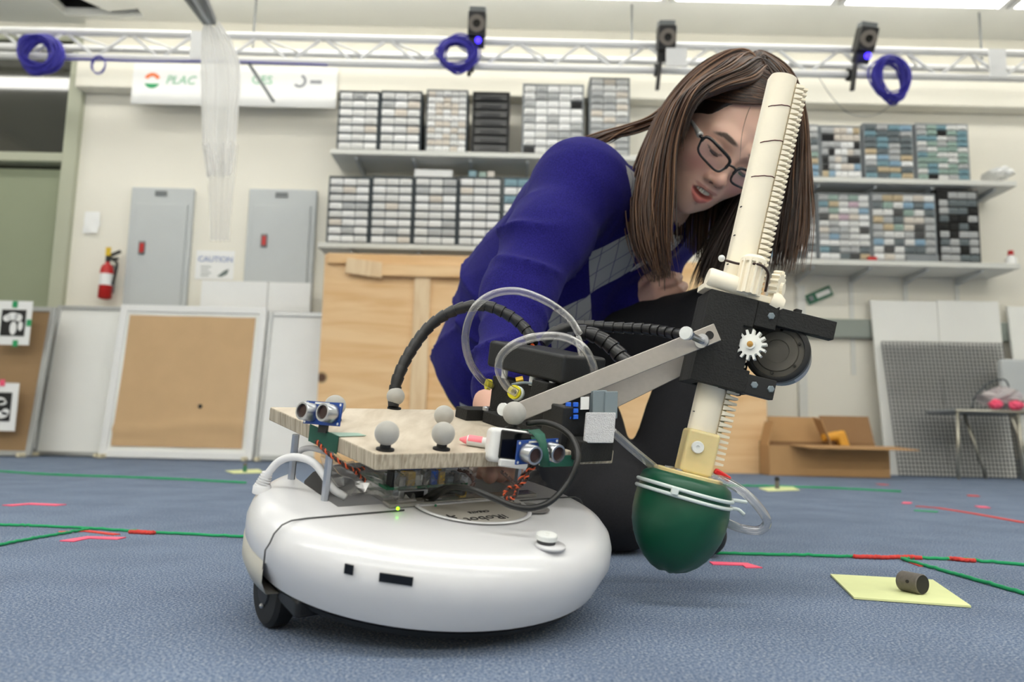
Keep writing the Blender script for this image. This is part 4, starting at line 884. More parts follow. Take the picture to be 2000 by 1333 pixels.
# black-fronted white device taped to the deck edge
dv = MB(); sdv = V((.93, .36, -.10)).normalized(); nv = sdv.cross(V((0, 0, 1))).normalized(); nv = nv if nv.y < 0 else -nv; uv = sdv.cross(nv); uv = uv if uv.z > 0 else -uv
dc = P(1003, 873, .672)
dvo = obj('white_device', MB().box(dc-nv*.008, (.043, .017, .030), (sdv, nv, uv)), M['device_white'], rb, bevel=.005, seg=4, label='white rounded device with a black front')
obj('black_front', MB().box(dc+nv*.0015+sdv*.004+uv*.001, (.035, .003, .0245), (sdv, nv, uv)), M['gloss_black'], dvo, bevel=.0012)
obj('lower_cover', MB().box(dc+nv*.002+sdv*.001-uv*.0148, (.027, .006, .007), (sdv, nv, uv)), M['device_white'], dvo, bevel=.0015)
tp = [dc+sdv*.0165+uv*.0165-nv*.018, dc+sdv*.0165+uv*.0165+nv*.001, dc+sdv*.0205+uv*.006+nv*.0045, dc+sdv*.0215-uv*.012+nv*.005]
g = [[p_+sdv*(-.005), p_+sdv*.0055] for p_ in tp]; o = obj('green_tape', MB().grid(g), M['tape_green'], rb); so = o.modifiers.new('s', 'SOLIDIFY'); so.thickness = .0006
g = [[P(1031, 841, .668), P(1053, 838, .668)], [P(1042, 850, .652), P(1064, 848, .652)], [P(1052, 866, .6465), P(1068, 866, .6465)], [P(1056, 888, .646), P(1072, 888, .646)], [P(1054, 912, .650), P(1074, 912, .650)]]
o = obj('green_tape', MB().grid(g), M['tape_green'], rb, smooth=True, label='green tape strip over the right sensor'); so = o.modifiers.new('s', 'SOLIDIFY'); so.thickness = .0005
tp = [dc-sdv*.012+uv*.002-nv*.022, dc-sdv*.024-uv*.006-nv*.010, dc-sdv*.026-uv*.022-nv*.004]

# --- arm bracket, case, pump parts
cA = P(1096, 752, .745)                       # lower near corner of the case
case = obj('pump_case', MB().box(cA+ey*.064+ex*.029+ez*.0145, (.058, .128, .029), (ex, ey, ez)), M['case_black'], rb, bevel=.004, seg=3, label='black ribbed case on white standoffs')
for a, b in ((.02, .006), (.052, .006), (.10, .006)): obj('nylon_standoff', MB().lathe([(.0034, -.009), (.0034, .001)], cA+ey*a+ex*b, ez, 12), M['nylon'], case)
dkz = lambda q: q-ez*((q-RC).dot(ez)-DZ)      # drop a point onto the deck
b0 = cA+ey*.006+ex*.004-ez*.009; b1 = cA+ey*.118+ex*.004-ez*.009
h_ = (b0-RC).dot(ez)-DZ
br = MB(); br.box((b0+b1)/2-ez*h_/2+ex*.010, (.020, (b1-b0).length, h_), (ex, ey, ez))
br.box(dkz(b1)+ey*.0-ex*.014+ez*.006, (.045, .022, .012), (ex, ey, ez))
br.box(dkz((b0+b1)/2)-ex*.004+ez*.006-ey*.01, (.03, .10, .012), (ex, ey, ez))
brk = obj('arm_bracket', br, M['printed_black'], rb, bevel=.001, label='matt black printed bracket of the arm')
q = P(950, 800, .80); obj('bracket_screw', MB().lathe([(.0042, -.001), (.0042, .002), (.002, .003)], q, ez, 12), M['steel'], brk)
# right hand end block on the deck
obj('end_block', MB().box(P(1160, 880, .732)+ey*.02, (.042, .050, .020), (ex, ey, ez)), M['printed_black'], rb, bevel=.0015)
obj('servo', MB().box(P(1128, 838, .735)+ey*.015, (.040, .03, .042), (ex, ey, ez)), M['case_black'], rb, bevel=.002, label='black servo block')
obj('dark_wall', MB().box(P(1095, 822, .775)+ey*.01, (.05, .025, .075), (ex, ey, ez)), M['printed_black'], rb, bevel=.001)
vel = obj('velcro_patch', MB().box(P(1171, 836, .722), (.029, .004, .0285), (V((.98, .2, .02)), V((-.2, .98, 0)), V((.08, 0, 1)).normalized())), M['velcro'], rb, bevel=.001, label='pale grey hook and loop patch')
obj('grey_connector', MB().box(P(1168, 790, .735), (.014, .012, .026), (V((.98, .2, .05)), V((-.2, .98, 0)), V((.02, 0, 1)).normalized())), M['grey_plastic'], rb, bevel=.001)
obj('grey_connector', MB().box(P(1190, 792, .735), (.013, .012, .026), (V((.98, .2, .05)), V((-.2, .98, 0)), V((.02, 0, 1)).normalized())), M['grey_plastic'], rb, bevel=.001)
obj('label_plate', MB().box(P(1142, 788, .728), (.008, .002, .012), (V((.98, .2, .05)), V((-.2, .98, 0)), V((.02, 0, 1)).normalized())), M['device_white'], rb)
for dx_ in (-6, 8):
    for dy_ in (-12, 0, 12): obj('blue_terminal', MB().box(P(1116+dx_, 803+dy_, .728), (.005, .004, .0045), (V((.98, .2, .05)), V((-.2, .98, 0)), V((.02, 0, 1)).normalized())), M['blue_plastic'], rb, bevel=.0008)
# yellow fittings
yc = P(1010, 769, .768); ya = V((-.35, -.92, .1)).normalized()
yf = obj('yellow_fitting', MB().lathe([(.0028, .0), (.0028, .007), (.0070, .007), (.0070, .0095), (.0032, .0098), (.0030, .004)], yc, ya, 20, False), M['yellow_plastic'], rb, auto=True)
obj('fitting_ring', MB().lathe([(.0060, -.002), (.0075, -.001), (.0075, .003), (.006, .004)], yc, ya, 20, False), M['zip_white'], yf)
obj('yellow_fitting', MB().lathe([(.006, 0), (.006, .005), (.0025, .006)], P(958, 752, .845), V((-.9, -.4, .1)), 16), M['yellow_plastic'], rb, auto=True)
obj('brass_elbow', MB().cyl(P(1008, 745, .79), P(1022, 742, .79), .004, n=12), M['gold'], rb)
obj('pump_wire', MB().tube(spline([P(1000, 752, .785), P(1025, 748, .78), P(1050, 752, .775), P(1075, 758, .77)], 6), .0016, 6), M['grey_plastic'], rb, smooth=True)

# --- arm bars
def arm_bar(a, b, Ya, Yb, wa, th, name, label=None):
    p0, p1 = P(*a, Ya), P(*b, Yb); d_ = (p1-p0).normalized(); n_ = d_.cross(V((0, 0, 1))).normalized(); n_ = -n_ if n_.y > 0 else n_; u_ = d_.cross(n_).normalized()
    return obj(name, MB().box((p0+p1)/2, ((p1-p0).length, th, wa), (d_, n_, u_)), M['alu_brushed'], rb, bevel=.0008, label=label), d_, n_, u_
bar, bd, bn_, bu = arm_bar((1012, 806), (1401, 649), .735, .738, .0180, .0032, 'arm_bar', 'front flat aluminium bar of the arm')
obj('bar_hole', MB().lathe([(.0042, 0), (.0040, .0004), (0, .0004)], P(1386, 655, .7355), bn_, 20, False), M['black_plastic'], bar, label='dark drilled hole')
arm_bar((1120, 812), (1340, 704), .81, .805, .0250, .0032, 'arm_bar', 'rear flat aluminium bar of the arm')
def bolt(px, py, Y, L_, r, par):
    p0 = P(px, py, Y); a_ = V((-.62, -.78, .10)).normalized()
    b_ = obj('bolt', MB().lathe([(r*.55, 0), (r*.55, L_)], p0, a_, 12).lathe([(r*.5, L_), (r, L_), (r, L_+.004), (r*.85, L_+.0055), (0, L_+.0055)], p0, a_, 6), M['steel'], par)
    obj('washer', MB().lathe([(r*1.15, 0), (r*1.15, .002), (r*.6, .0022)], p0, a_, 16), M['steel'], b_); obj('bolt_cap', MB().lathe([(r*1.05, L_+.005), (r*1.0, L_+.0075), (0, L_+.008)], p0, a_, 14), M['nylon'], b_)
bolt(1372, 667, .733, .030, .0062, bar); bolt(1008, 806, .733, .014, .0060, bar)

# --- gearbox, rack and gears
rk0 = P(1356, 925, .778); rk1 = P(1533, 152, .765); ra = (rk1-rk0).normalized(); rn = V((0, -1, 0)); rn = (rn-ra*rn.dot(ra)).normalized(); rx = ra.cross(rn).normalized(); rx = rx if rx.x > 0 else -rx
def K(u, v_, d=0): return rk0+rx*u+ra*v_+rn*d
Lr = (rk1-rk0).length
rk = MB(); cs = []                                        # half-round bar with a flat toothed side
for i in range(13):
    a = math.pi*i/12; cs.append((-.0145+.0155*(1-math.cos(a))*.87, .0105*math.sin(a)))
cs += [(.0125, -.012), (-.0145, -.012)]
v0 = .0
rk.prism([K(u, -.0, d) for u, d in cs], ra*Lr)
rack = obj('rack_bar', rk, M['abs_cream'], rb, auto=True, label='long cream half-round rack bar')
pitch = .00565; tm = MB(); nt2 = int((Lr-.013)/pitch)
for i in range(nt2):
    v_ = .012+i*pitch; tm.prism([K(.0120, v_, -.011), K(.0120, v_+pitch*.92, -.011), K(.0185, v_+pitch*.76, -.011), K(.0258, v_+pitch*.66, -.011), K(.0258, v_+pitch*.28, -.011), K(.0185, v_+pitch*.16, -.011)], rn*.0135)
    tm.prism([K(.0120, v_, .003), K(.0120, v_+pitch*.80, .003), K(.0205, v_+pitch*.62, .003), K(.0205, v_+pitch*.28, .003)], rn*.0035)
obj('rack_teeth', tm, M['abs_cream'], rack, label='row of rack teeth')
obj('tooth_root_strip', MB().box(K(.0150, Lr/2-.004, -.008), (.0075, Lr-.02, .008), (rx, ra, rn)), M['resin_amber'], rack, label='amber tooth root strip')
for (pa, pb_) in (((1494, 216), (1541, 216)), ((1479, 285), (1530, 281)), ((1463, 350), (1508, 351)), ((1432, 518), (1452, 519))):
    a_, b2 = P(*pa, .770), P(*pb_, .770); n6 = []
    for i in range(9):
        q = a_*(1-i/8)+b2*(i/8); u_ = (q-rk0).dot(rx); v_ = (q-rk0).dot(ra)
        uu = min(.0124, max(-.0144, u_)); t_ = math.acos(max(-1, min(1, 1-(uu+.0145)/(.0155*.87)))); n6.append(K(uu, v_+.0002*math.sin(i*2.1), .0105*math.sin(t_)+.0002))
    obj('pen_mark', MB().tube(n6, .00055, 5), M['mark_red'], rack, smooth=True, label='dark red pen line')
for v_ in np.arange(.06, Lr-.12, .031): obj('pen_mark', MB().box(K(-.0142, v_, .001), (.002, .0008, .004), (rx, ra, rn)), M['print_black'], rack, label='short black tick')
# gearbox block
gv0 = (P(1396, 755, .76)-rk0).dot(ra); gv1 = (P(1410, 575, .76)-rk0).dot(ra); gh = gv1-gv0; gm = (gv0+gv1)/2
gb = MB()
gb.box(K(-.0110, gm, .0205), (.039, gh, .012), (rx, ra, rn)); gb.box(K(.0125, gv1-.014, .0205), (.010, .028, .012), (rx, ra, rn)); gb.box(K(.0160, gv0+.011, .0200), (.017, .022, .012), (rx, ra, rn)); gb.box(K(.0160, gv0+.004, -.004), (.030, .008, .030), (rx, ra, rn))                 # front plate
gb.box(K(-.0245, gm, -.002), (.012, gh, .034), (rx, ra, rn))                # left wall
gb.box(K(.0015, gm, -.0245), (.064, gh, .012), (rx, ra, rn))                # rear plate
gear_box = obj('gearbox', gb, M['printed_black'], rb, bevel=.0008, label='matt black printed gear housing')
obj('recess_strip', MB().box(K(.0135, gm-.003, .0170), (.011, gh-.049, .010), (rx, ra, rn)), M['black_plastic'], gear_box)
obj('upper_flange', MB().box(K(.0610, gv1-.0105, .0165), (.075, .0185, .012), (rx, ra, rn)), M['printed_black'], gear_box, bevel=.0008)
obj('upper_flange_root', MB().box(K(.0290, gv1-.0125, .0155), (.022, .025, .018), (rx, ra, rn)), M['printed_black'], gear_box, bevel=.0008)
obj('flange_nub', MB().box(K(.0600, gv1+.0002, .0165), (.006, .004, .008), (rx, ra, rn)), M['printed_black'], gear_box)
lf = obj('lower_flange', MB().box(K(.0385, gv0+.0095, .0175), (.029, .0195, .012), (rx, ra, rn)), M['black_plastic'], gear_box, bevel=.0008)
for u_ in (.0320, .0485): obj('flange_bolt', MB().lathe([(.0036, 0), (.0036, .0012), (.0028, .0018), (0, .0018)], K(u_, gv0+.0100, .0235), rn, 6), M['grey_plastic'], lf)
obj('flange_bolt', MB().lathe([(.0036, 0), (.0036, .0012), (.0028, .0018), (0, .0018)], K(.0330, gv1-.0120, .0245), rn, 6), M['grey_plastic'], gear_box)
def gear(name, c_, axis, r_out, r_in, n, th, m, par, hub=True, label=None):
    u_, v_, a_ = frame(axis); poly = []
    for i in range(n):
        for f, r in ((-.28, r_in), (-.16, r_out), (.16, r_out), (.28, r_in)):
            t_ = 2*math.pi*(i+f)/n; poly.append(V(c_)+u_*(r*math.cos(t_))+v_*(r*math.sin(t_)))
    mb_ = MB().prism(poly, a_*th)
    if hub: mb_.lathe([(r_in*.45, th), (r_in*.45, th+.003), (r_in*.35, th+.003)], c_, a_, 16)
    return obj(name, mb_, M[m], par, label=label)
ma = V((-.42, -.90, .05)).normalized(); mc = P(1517, 686, .765)
mo = obj('motor', MB().lathe([(.0, -.048), (.026, -.048), (.0295, -.045), (.0295, -.012), (.0318, -.011), (.0318, .0), (.0300, .0012), (.0268, .0012), (.0262, -.003), (0, -.003)], mc, ma, 48), M['black_plastic'], rb, auto=True, label='round black motor with a dark face')
obj('motor_face', MB().lathe([(.0258, -.0028), (.021, -.0024), (.020, -.0012), (.012, -.0012), (.0115, -.0024), (0, -.0024)], mc, ma, 40, False), M['motor_face'], mo, auto=True)
for k in range(6): 
    u_, v_, a_ = frame(ma); t_ = k*math.pi/3+.3; obj('face_screw', MB().lathe([(.0016, -.0026), (.0014, -.0004), (0, -.0004)], mc+u_*(.0225*math.cos(t_))+v_*(.0225*math.sin(t_)), ma, 8), M['brass' if k == 2 else 'gloss_black'], mo)
obj('motor_can', MB().lathe([(.0297, -.0450), (.0300, -.0445), (.0300, -.0135), (.0297, -.013)], mc, ma, 48, False), M['steel'], mo, smooth=True, label='bare metal band of the motor')
obj('motor_label', MB().lathe([(.0303, -.040), (.0303, -.018)], mc, ma, 14, False, (0, 0, 1), 3.5, 5.2), M['grey_plastic'], mo, label='grey label on the motor can')
obj('motor_terminal', MB().tube(spline([mc-ma*.046+V((.014, 0, .018)), mc-ma*.050+V((.022, 0, .022)), mc-ma*.048+V((.026, 0, .014)), mc-ma*.046+V((.020, 0, .010))], 5), .0009, 6), M['steel'], mo, smooth=True)
gc = P(1467, 675, .750)
g1 = gear('drive_gear', gc-ma*.004, ma, .0152, .0105, 14, .009, 'abs_white', rb, True, 'white drive gear before the motor')
obj('gear_shaft', MB().lathe([(.003, -.03), (.003, .0085), (0, .0088)], gc, ma, 12), M['brass'], g1)
# top rollers: barrel across the rack, worm and upright gear
tb = K(-.035, gv1+.0125, .016)
obj('top_roller', MB().lathe([(.0, 0), (.0092, 0), (.0104, .002), (.0104, .040), (.0098, .042), (0, .042)], tb, (rx*.99-ra*.08).normalized(), 24), M['abs_cream'], rb, auto=True, label='cream roller barrel')
obj('roller_plate', MB().box(K(-.001, gv1+.004, .004), (.070, .007, .034), (rx, ra, rn)), M['abs_cream'], rb, bevel=.001)
sp0 = K(.006, gv1-.002, .020)
sg = gear('spur_pinion', sp0+ra*.006, ra, .0132, .0105, 12, .034, 'abs_cream', rb, False, 'upright cream spur pinion')
obj('pinion_cap', MB().lathe([(.0125, .036), (.0125, .040), (.0090, .0435), (0, .0435)], sp0+ra*.002, ra, 24), M['abs_cream'], sg, auto=True)
ug = gear('side_gear', K(.034, gv1+.020, .006), (rx*.86+rn*.5).normalized(), .0185, .0150, 18, .008, 'abs_cream', rb, True, 'cream gear standing on edge')
obj('gear_cone', MB().lathe([(.012, 0), (.012, .008), (.009, .014), (0, .014)], K(.030, gv1+.004, .014), (rx*.9-ra*.2).normalized(), 20), M['abs_cream'], ug, auto=True)
obj('zip_tie', MB().tube(spline([K(-.022, gv1+.0345, .013), K(-.006, gv1+.0335, .0165), K(.008, gv1+.0330, .034), K(.020, gv1+.029, .027), K(.024, gv1+.020, .018), K(.024, gv1+.012, .018)], 6), .0013, 6), M['wire_brown'], rb, smooth=True, label='dark tie across the gears')
obj('zip_head', MB().sphere(K(-.0245, gv1+.0355, .013), .0036, 10), M['nylon'], rb, smooth=True)

# --- gripper bulb
ba = ra; bc = P(1341, 940, .778); 
bx = rx; 
prof = [(.020, .004), (.030, .0055), (.0385, .0045), (.0440, .000), (.0458, -.006), (.0452, -.011), (.0462, -.016), (.0472, -.026), (.0468, -.038), (.0447, -.050), (.0406, -.061), (.0350, -.071), (.0278, -.0795), (.0192, -.0860), (.0095, -.0898), (0, -.0908)]
lb = MB().lathe(prof, bc, ba, 56, False)
vv = []
for q in lb.v:
    d_ = V(q)-bc; h2 = d_.dot(ba); a = math.atan2(d_.dot(rn), d_.dot(rx)); k = .0009*math.sin(5*a+1)*max(0, min(1, (-h2-.008)/.02))+.0016*math.exp(-((a-.9)/.35)**2-((h2+.026)/.010)**2)-.0012*math.exp(-((a-2.3)/.3)**2-((h2+.03)/.02)**2)
    vv.append(tuple(V(q)+d_.normalized()*k))
lb.v = vv
bulb = obj('gripper_bulb', lb, M['rubber_green'], rb, smooth=True, label='dark green rubber gripper bulb')
for h2 in (-.0085, -.0150):
    pts = [bc+ba*(h2-.0006*math.sin(2*i/40*6.28))+(bx*math.cos(i/40*6.283)+rn*math.sin(i/40*6.283))*.0470 for i in range(41)]
    obj('zip_tie', MB().tube(pts, .0019, 8, False), M['zip_white'], bulb, smooth=True, label='white cable tie round the bulb')
q = bc+ba*(-.0105)+(-bx*.12+rn*.99).normalized()*.0485-bx*.014; obj('tie_head', MB().box(q, (.007, .007, .005), (bx, ba, rn)), M['zip_white'], bulb, bevel=.001)
for h2, dz in ((-.007, .004), (-.0155, -.006)): obj('tie_tail', MB().tube(spline([bc+ba*h2+bx*.046+rn*.006, bc+ba*(h2+.001)+bx*.054+rn*.006, bc+ba*(h2+dz*.4)+bx*.061+rn*.006], 4), [.0022]*9 if 0 else .0020, 6), M['zip_white'], bulb, smooth=True)
fl_ = obj('socket_flange', MB().lathe([(0, .0035), (.0345, .0035), (.0345, .0075), (.033, .0085), (0, .0085)], bc, ba, 40), M['resin_amber'], bulb, auto=True, label='amber flange on the bulb')
for a in (.6, 2.2, 2.7, 4.2): obj('flange_screw', MB().lathe([(.004, 0), (.004, .0015), (0, .002)], bc+ba*.0085+(bx*math.cos(a)+rn*math.sin(a))*.025, ba, 10), M['steel'], fl_)
sk_ = obj('rack_socket', MB().box(bc+ba*.030+bx*.004, (.033, .044, .029), (rx, ra, rn)), M['resin_amber'], bulb, bevel=.0035, seg=3, label='amber socket holding the rack end')
obj('socket_screw', MB().lathe([(.0062, 0), (.0062, .002), (.0056, .003), (.0020, .003), (.0016, .002), (0, .002)], bc+ba*.0350-bx*.0005+rn*.0148, rn, 18), M['nylon'], sk_, auto=True, label='white screw head')
obj('red_clip', MB().box(bc+ba*.0145+bx*.030+rn*.012, (.018, .006, .006), ((rx*.95-ra*.3).normalized(), (ra*.95+rx*.3).normalized(), rn)), M['red_plastic'], bulb, bevel=.002)

# --- hoses, tubes, cables
def hose(pxs, r, m, name, label=None, n=8, seg=10, wrap=False):
    pts = spline([P(*q) for q in pxs], n)
    if not wrap: return obj(name, MB().tube(pts, r, seg), M[m], rb, smooth=True, label=label)
    out = []; rs = []; acc = 0; L_ = .0
    step = .0115
    # resample, each wrap turn a slightly flaring sleeve
    d = [0]
    for i in range(1, len(pts)): d.append(d[-1]+(pts[i]-pts[i-1]).length)
    tot = d[-1]; k = 0
    def at(s_):
        s_ = min(max(s_, 0), tot)
        for i in range(1, len(d)):
            if d[i] >= s_: f = (s_-d[i-1])/max(1e-9, d[i]-d[i-1]); return pts[i-1].lerp(pts[i], f)
        return pts[-1]
    mb_ = MB(); s0 = 0
    core = MB().tube(pts, r*.86, 10)
    h = obj(name, core, M['cable_black'], rb, smooth=True, label=label)
    while s0 < tot:
        s1 = min(tot, s0+step*.985); c_ = [at(s0+(s1-s0)*j/4) for j in range(5)]
        mb_.tube(c_, [r*.90, r*.98, r*1.04, r*1.09, r*1.10], 14, True); s0 += step
    obj('spiral_wrap', mb_, M['hose_black'], h, smooth=False, auto=True); return h
hose([(768, 795, .835), (775, 745, .84), (800, 690, .85), (842, 635, .86), (895, 604, .86), (950, 598, .86), (1000, 620, .855), (1030, 648, .85), (1040, 672, .84)], .0062, 'hose_black', 'cable_hose', 'black spiral wrapped cable arching from the deck', wrap=True)
hose([(1035, 668, .845), (1044, 682, .835), (1052, 698, .825)], .0022, 'wire_orange', 'hose_wire', 'red wires leaving the spiral wrap')
hose([(1060, 672, .87), (1085, 648, .875), (1130, 636, .88), (1200, 640, .87), (1270, 644, .85), (1330, 654, .815), (1352, 656, .80)], .0062, 'hose_black', 'cable_hose', 'upper black spiral wrapped cable to the gear housing', wrap=True)
hose([(1125, 648, .82), (1160, 655, .815), (1195, 678, .81), (1225, 712, .80)], .0080, 'hose_black', 'cable_hose', 'short thick black spiral wrapped cable behind the arm bar', wrap=True)
hose([(1133, 655, .80), (1110, 620, .80), (1065, 588, .795), (1010, 569, .79), (960, 576, .79), (925, 605, .79), (909, 655, .80), (917, 705, .81), (940, 740, .825), (960, 754, .84)], .0042, 'tube_clear', 'clear_tube', 'large loop of clear tube')
hose([(1010, 769, .755), (990, 755, .752), (975, 725, .748), (980, 695, .745), (1010, 670, .74), (1060, 657, .735), (1105, 660, .735), (1140, 680, .735), (1158, 715, .74), (1162, 750, .75)], .0042, 'tube_clear', 'clear_tube', 'smaller near loop of clear tube')
hose([(1128, 660, .77), (1136, 690, .765), (1138, 745, .765)], .0040, 'tube_clear', 'clear_tube', 'short straight clear tube')
hose([(1195, 842, .745), (1240, 882, .76), (1293, 925, .775)], .0042, 'tube_clear', 'clear_tube', 'clear tube running from the base to the bulb')
hose([(1390, 934, .762), (1420, 942, .755), (1460, 968, .745), (1492, 1005, .742), (1497, 1025, .745), (1480, 1037, .75), (1445, 1032, .76), (1410, 1018, .775)], .0044, 'tube_clear', 'clear_tube', 'loop of clear tube beside the bulb')
hose([(835, 985, .70), (862, 962, .68), (888, 952, .66), (925, 958, .645), (965, 974, .635), (1005, 990, .63), (1040, 993, .632), (1075, 980, .64), (1108, 945, .65), (1128, 900, .655), (1122, 865, .665), (1100, 840, .675), (1065, 826, .69), (1030, 828, .70)], .0027, 'cable_black', 'black_cable', 'black cable looping down from the right sensor')
hose([(820, 984, .71), (845, 966, .69), (875, 955, .675), (905, 962, .665)], .0034, 'cable_black', 'black_cable', 'thick black plug lead under the deck')
hose([(513, 946, .688), (524, 925, .686), (545, 902, .684), (575, 893, .68), (610, 903, .675), (632, 928, .67), (650, 955, .67), (675, 972, .675)], .0034, 'cord_white', 'white_cord', 'white power cord curving over the base')
hose([(578, 890, .73), (590, 879, .728), (610, 876, .725), (640, 884, .72)], .0028, 'cord_white', 'white_cord', 'second loop of white cord behind the standoff')
sr0, sr1 = P(512, 950, .688), P(523, 922, .688); srd = sr1-sr0
pr = []; 
for k in range(6): pr += [(.0068-.0004*k, srd.length*k/6), (.0068-.0004*k, srd.length*(k+.55)/6), (.0050-.0003*k, srd.length*(k+.6)/6), (.0050-.0003*k, srd.length*(k+.98)/6)]
obj('strain_relief', MB().lathe(pr, sr0, srd, 18), M['cord_white'], rb, auto=True, label='ribbed white strain relief')
obj('plug_boot', MB().lathe([(.0080, -.006), (.0078, .0), (.0068, .0015)], sr0, ez, 18), M['cord_white'], rb, auto=True)
def twist(pxs, r, name, m1='wire_orange', m2='wire_brown', amp=.0012, turns=9, label=None):
    pts = spline([P(*q) for q in pxs], 12); t_ = []
    for ph, m in ((0, m1), (math.pi, m2), (math.pi/2, m2)):
        out = []
        for i, p_ in enumerate(pts):
            d_ = (pts[min(i+1, len(pts)-1)]-pts[max(i-1, 0)]).normalized(); u_, v_, a_ = frame(d_); a = ph+turns*2*math.pi*i/len(pts); out.append(p_+(u_*math.cos(a)+v_*math.sin(a))*amp)
        t_.append((out, m))
    first = obj(name, MB().tube(t_[0][0], r, 6), M[t_[0][1]], rb, smooth=True, label=label)
    for out, m in t_[1:]: obj('wire', MB().tube(out, r, 6), M[m], first, smooth=True)
twist([(618, 862, .66), (634, 880, .655), (660, 900, .65), (690, 918, .655), (712, 915, .665)], .0008, 'twisted_wires', label='twisted orange and dark wires below the left sensor')
twist([(690, 918, .655), (702, 930, .66), (714, 940, .67)], .0006, 'twisted_wires', turns=3, label='thin orange wires under the deck')
twist([(1032, 915, .652), (1028, 935, .648), (1015, 950, .645), (998, 952, .645), (986, 962, .645), (990, 974, .645), (1004, 972, .645), (1010, 955, .645), (1020, 930, .65), (1045, 912, .655)], .0007, 'twisted_wires', turns=12, label='loop of twisted orange and dark wires below the right sensor')
twist([(980, 922, .67), (995, 935, .66), (1010, 950, .65)], .0006, 'twisted_wires', 'wire_brown', 'wire_brown', turns=4, label='dark wires below the deck')
twist([(895, 918, .68), (915, 925, .67), (925, 945, .665), (905, 960, .665)], .0006, 'twisted_wires', 'wire_brown', 'wire_brown', turns=4, label='thin dark wires by the circuit board')
# --- electronics and crumpled clear bag under the deck
eb = obj('controller_board', lmap(MB().bb(-.050, .036, .004, .055, .076, .0785)), M['pcb_green'], rb, label='controller board under the deck')
obj('board_tray', lmap(MB().bb(-.054, .040, .0015, .058, .0665, .070)), M['bag_robot'], rb)
rr = np.random.default_rng(4)
for k in range(10):
    x = -.046+.0082*k; w_, d_, h2 = .006+.002*rr.random(), .008+.004*rr.random(), .006+.008*rr.random()
    obj('connector', lmap(MB().bb(x, x+w_, .004, .004+d_, .0785, .0785+h2)), M[['black_plastic', 'steel', 'gold', 'nylon', 'black_plastic', 'blue_plastic', 'gold', 'grey_plastic'][k % 8]], eb, bevel=.0004)
obj('serial_port', lmap(MB().bb(-.040, -.010, -.001, .010, .0675, .0765)), M['steel'], eb, bevel=.001)
obj('port_mouth', lmap(MB().bb(-.035, -.015, -.0016, .0, .069, .075)), M['black_plastic'], eb)
obj('battery_block', lmap(MB().bb(-.004, .024, .004, .05, .060, .0755)), M['black_plastic'], eb, bevel=.002)
obj('yellow_block', lmap(MB().bb(.026, .033, .0, .010, .062, .0755)), M['gold'], eb, bevel=.0005)
obj('upper_board', lmap(MB().bb(-.035, .040, .010, .060, .0915, .0930)), M['pcb_blue'], rb, label='blue upper circuit board')
for k in range(6): obj('board_component', lmap(MB().bb(-.03+.011*k, -.024+.011*k, .011, .018, .0875, .0915)), M[['gold', 'nylon', 'steel'][k % 3]], rb)
cp = MB(); rows = []; rr = np.random.default_rng(9)
for j in range(11):
    r = []
    for i in range(15):
        u = i/14; x = -.088+.062*u; y = .060-.062*u+.018*(j/10-.5)+rr.normal()*.0035; z = .0665+.034*(j/10)*(1-.55*u)+rr.normal()*.0024; r.append(RL(x, y, max(z, .063)))
    rows.append(r)
obj('clear_bag', cp.grid(rows), M['bag_robot'], rb, label='crumpled clear plastic wrap under the deck')
cp = MB(); rows = []
for j in range(7):
    r = []
    for i in range(22):
        u = i/21; r.append(RL(-.045+.088*u, .002+rr.normal()*.002, .074+.020*(j/6)+rr.normal()*.0015))
    rows.append(r)
obj('clear_bag', cp.grid(rows), M['bag_robot'], rb, label='clear plastic wrap round the circuit boards')

# --- marker pen lying on the deck
pa_, pb2 = onL(898, 858, DZ+.0050), onL(952, 866, DZ+.0050); pd = (pb2-pa_)
pen = thing('marker_pen', 'pink and white marker pen lying on the wooden deck behind the grey balls', 'pen', pa_)
obj('barrel', MB().cyl(pa_+pd*.28, pb2+pd*.25, .0046, n=16), M['device_white'], pen, auto=True)
obj('pink_band', MB().lathe([(.0047, 0), (.0047, pd.length*.5)], pa_+pd*.32+ez*.0003, pd, 16, False, (0, 0, 1), 1.2, 3.3), M['pen_pink'], pen, label='pink print on the barrel')
obj('pen_cap', MB().lathe([(.0012, 0), (.0030, .004), (.0040, pd.length*.30)], pa_, pd, 14), M['pen_pink'], pen, auto=True)
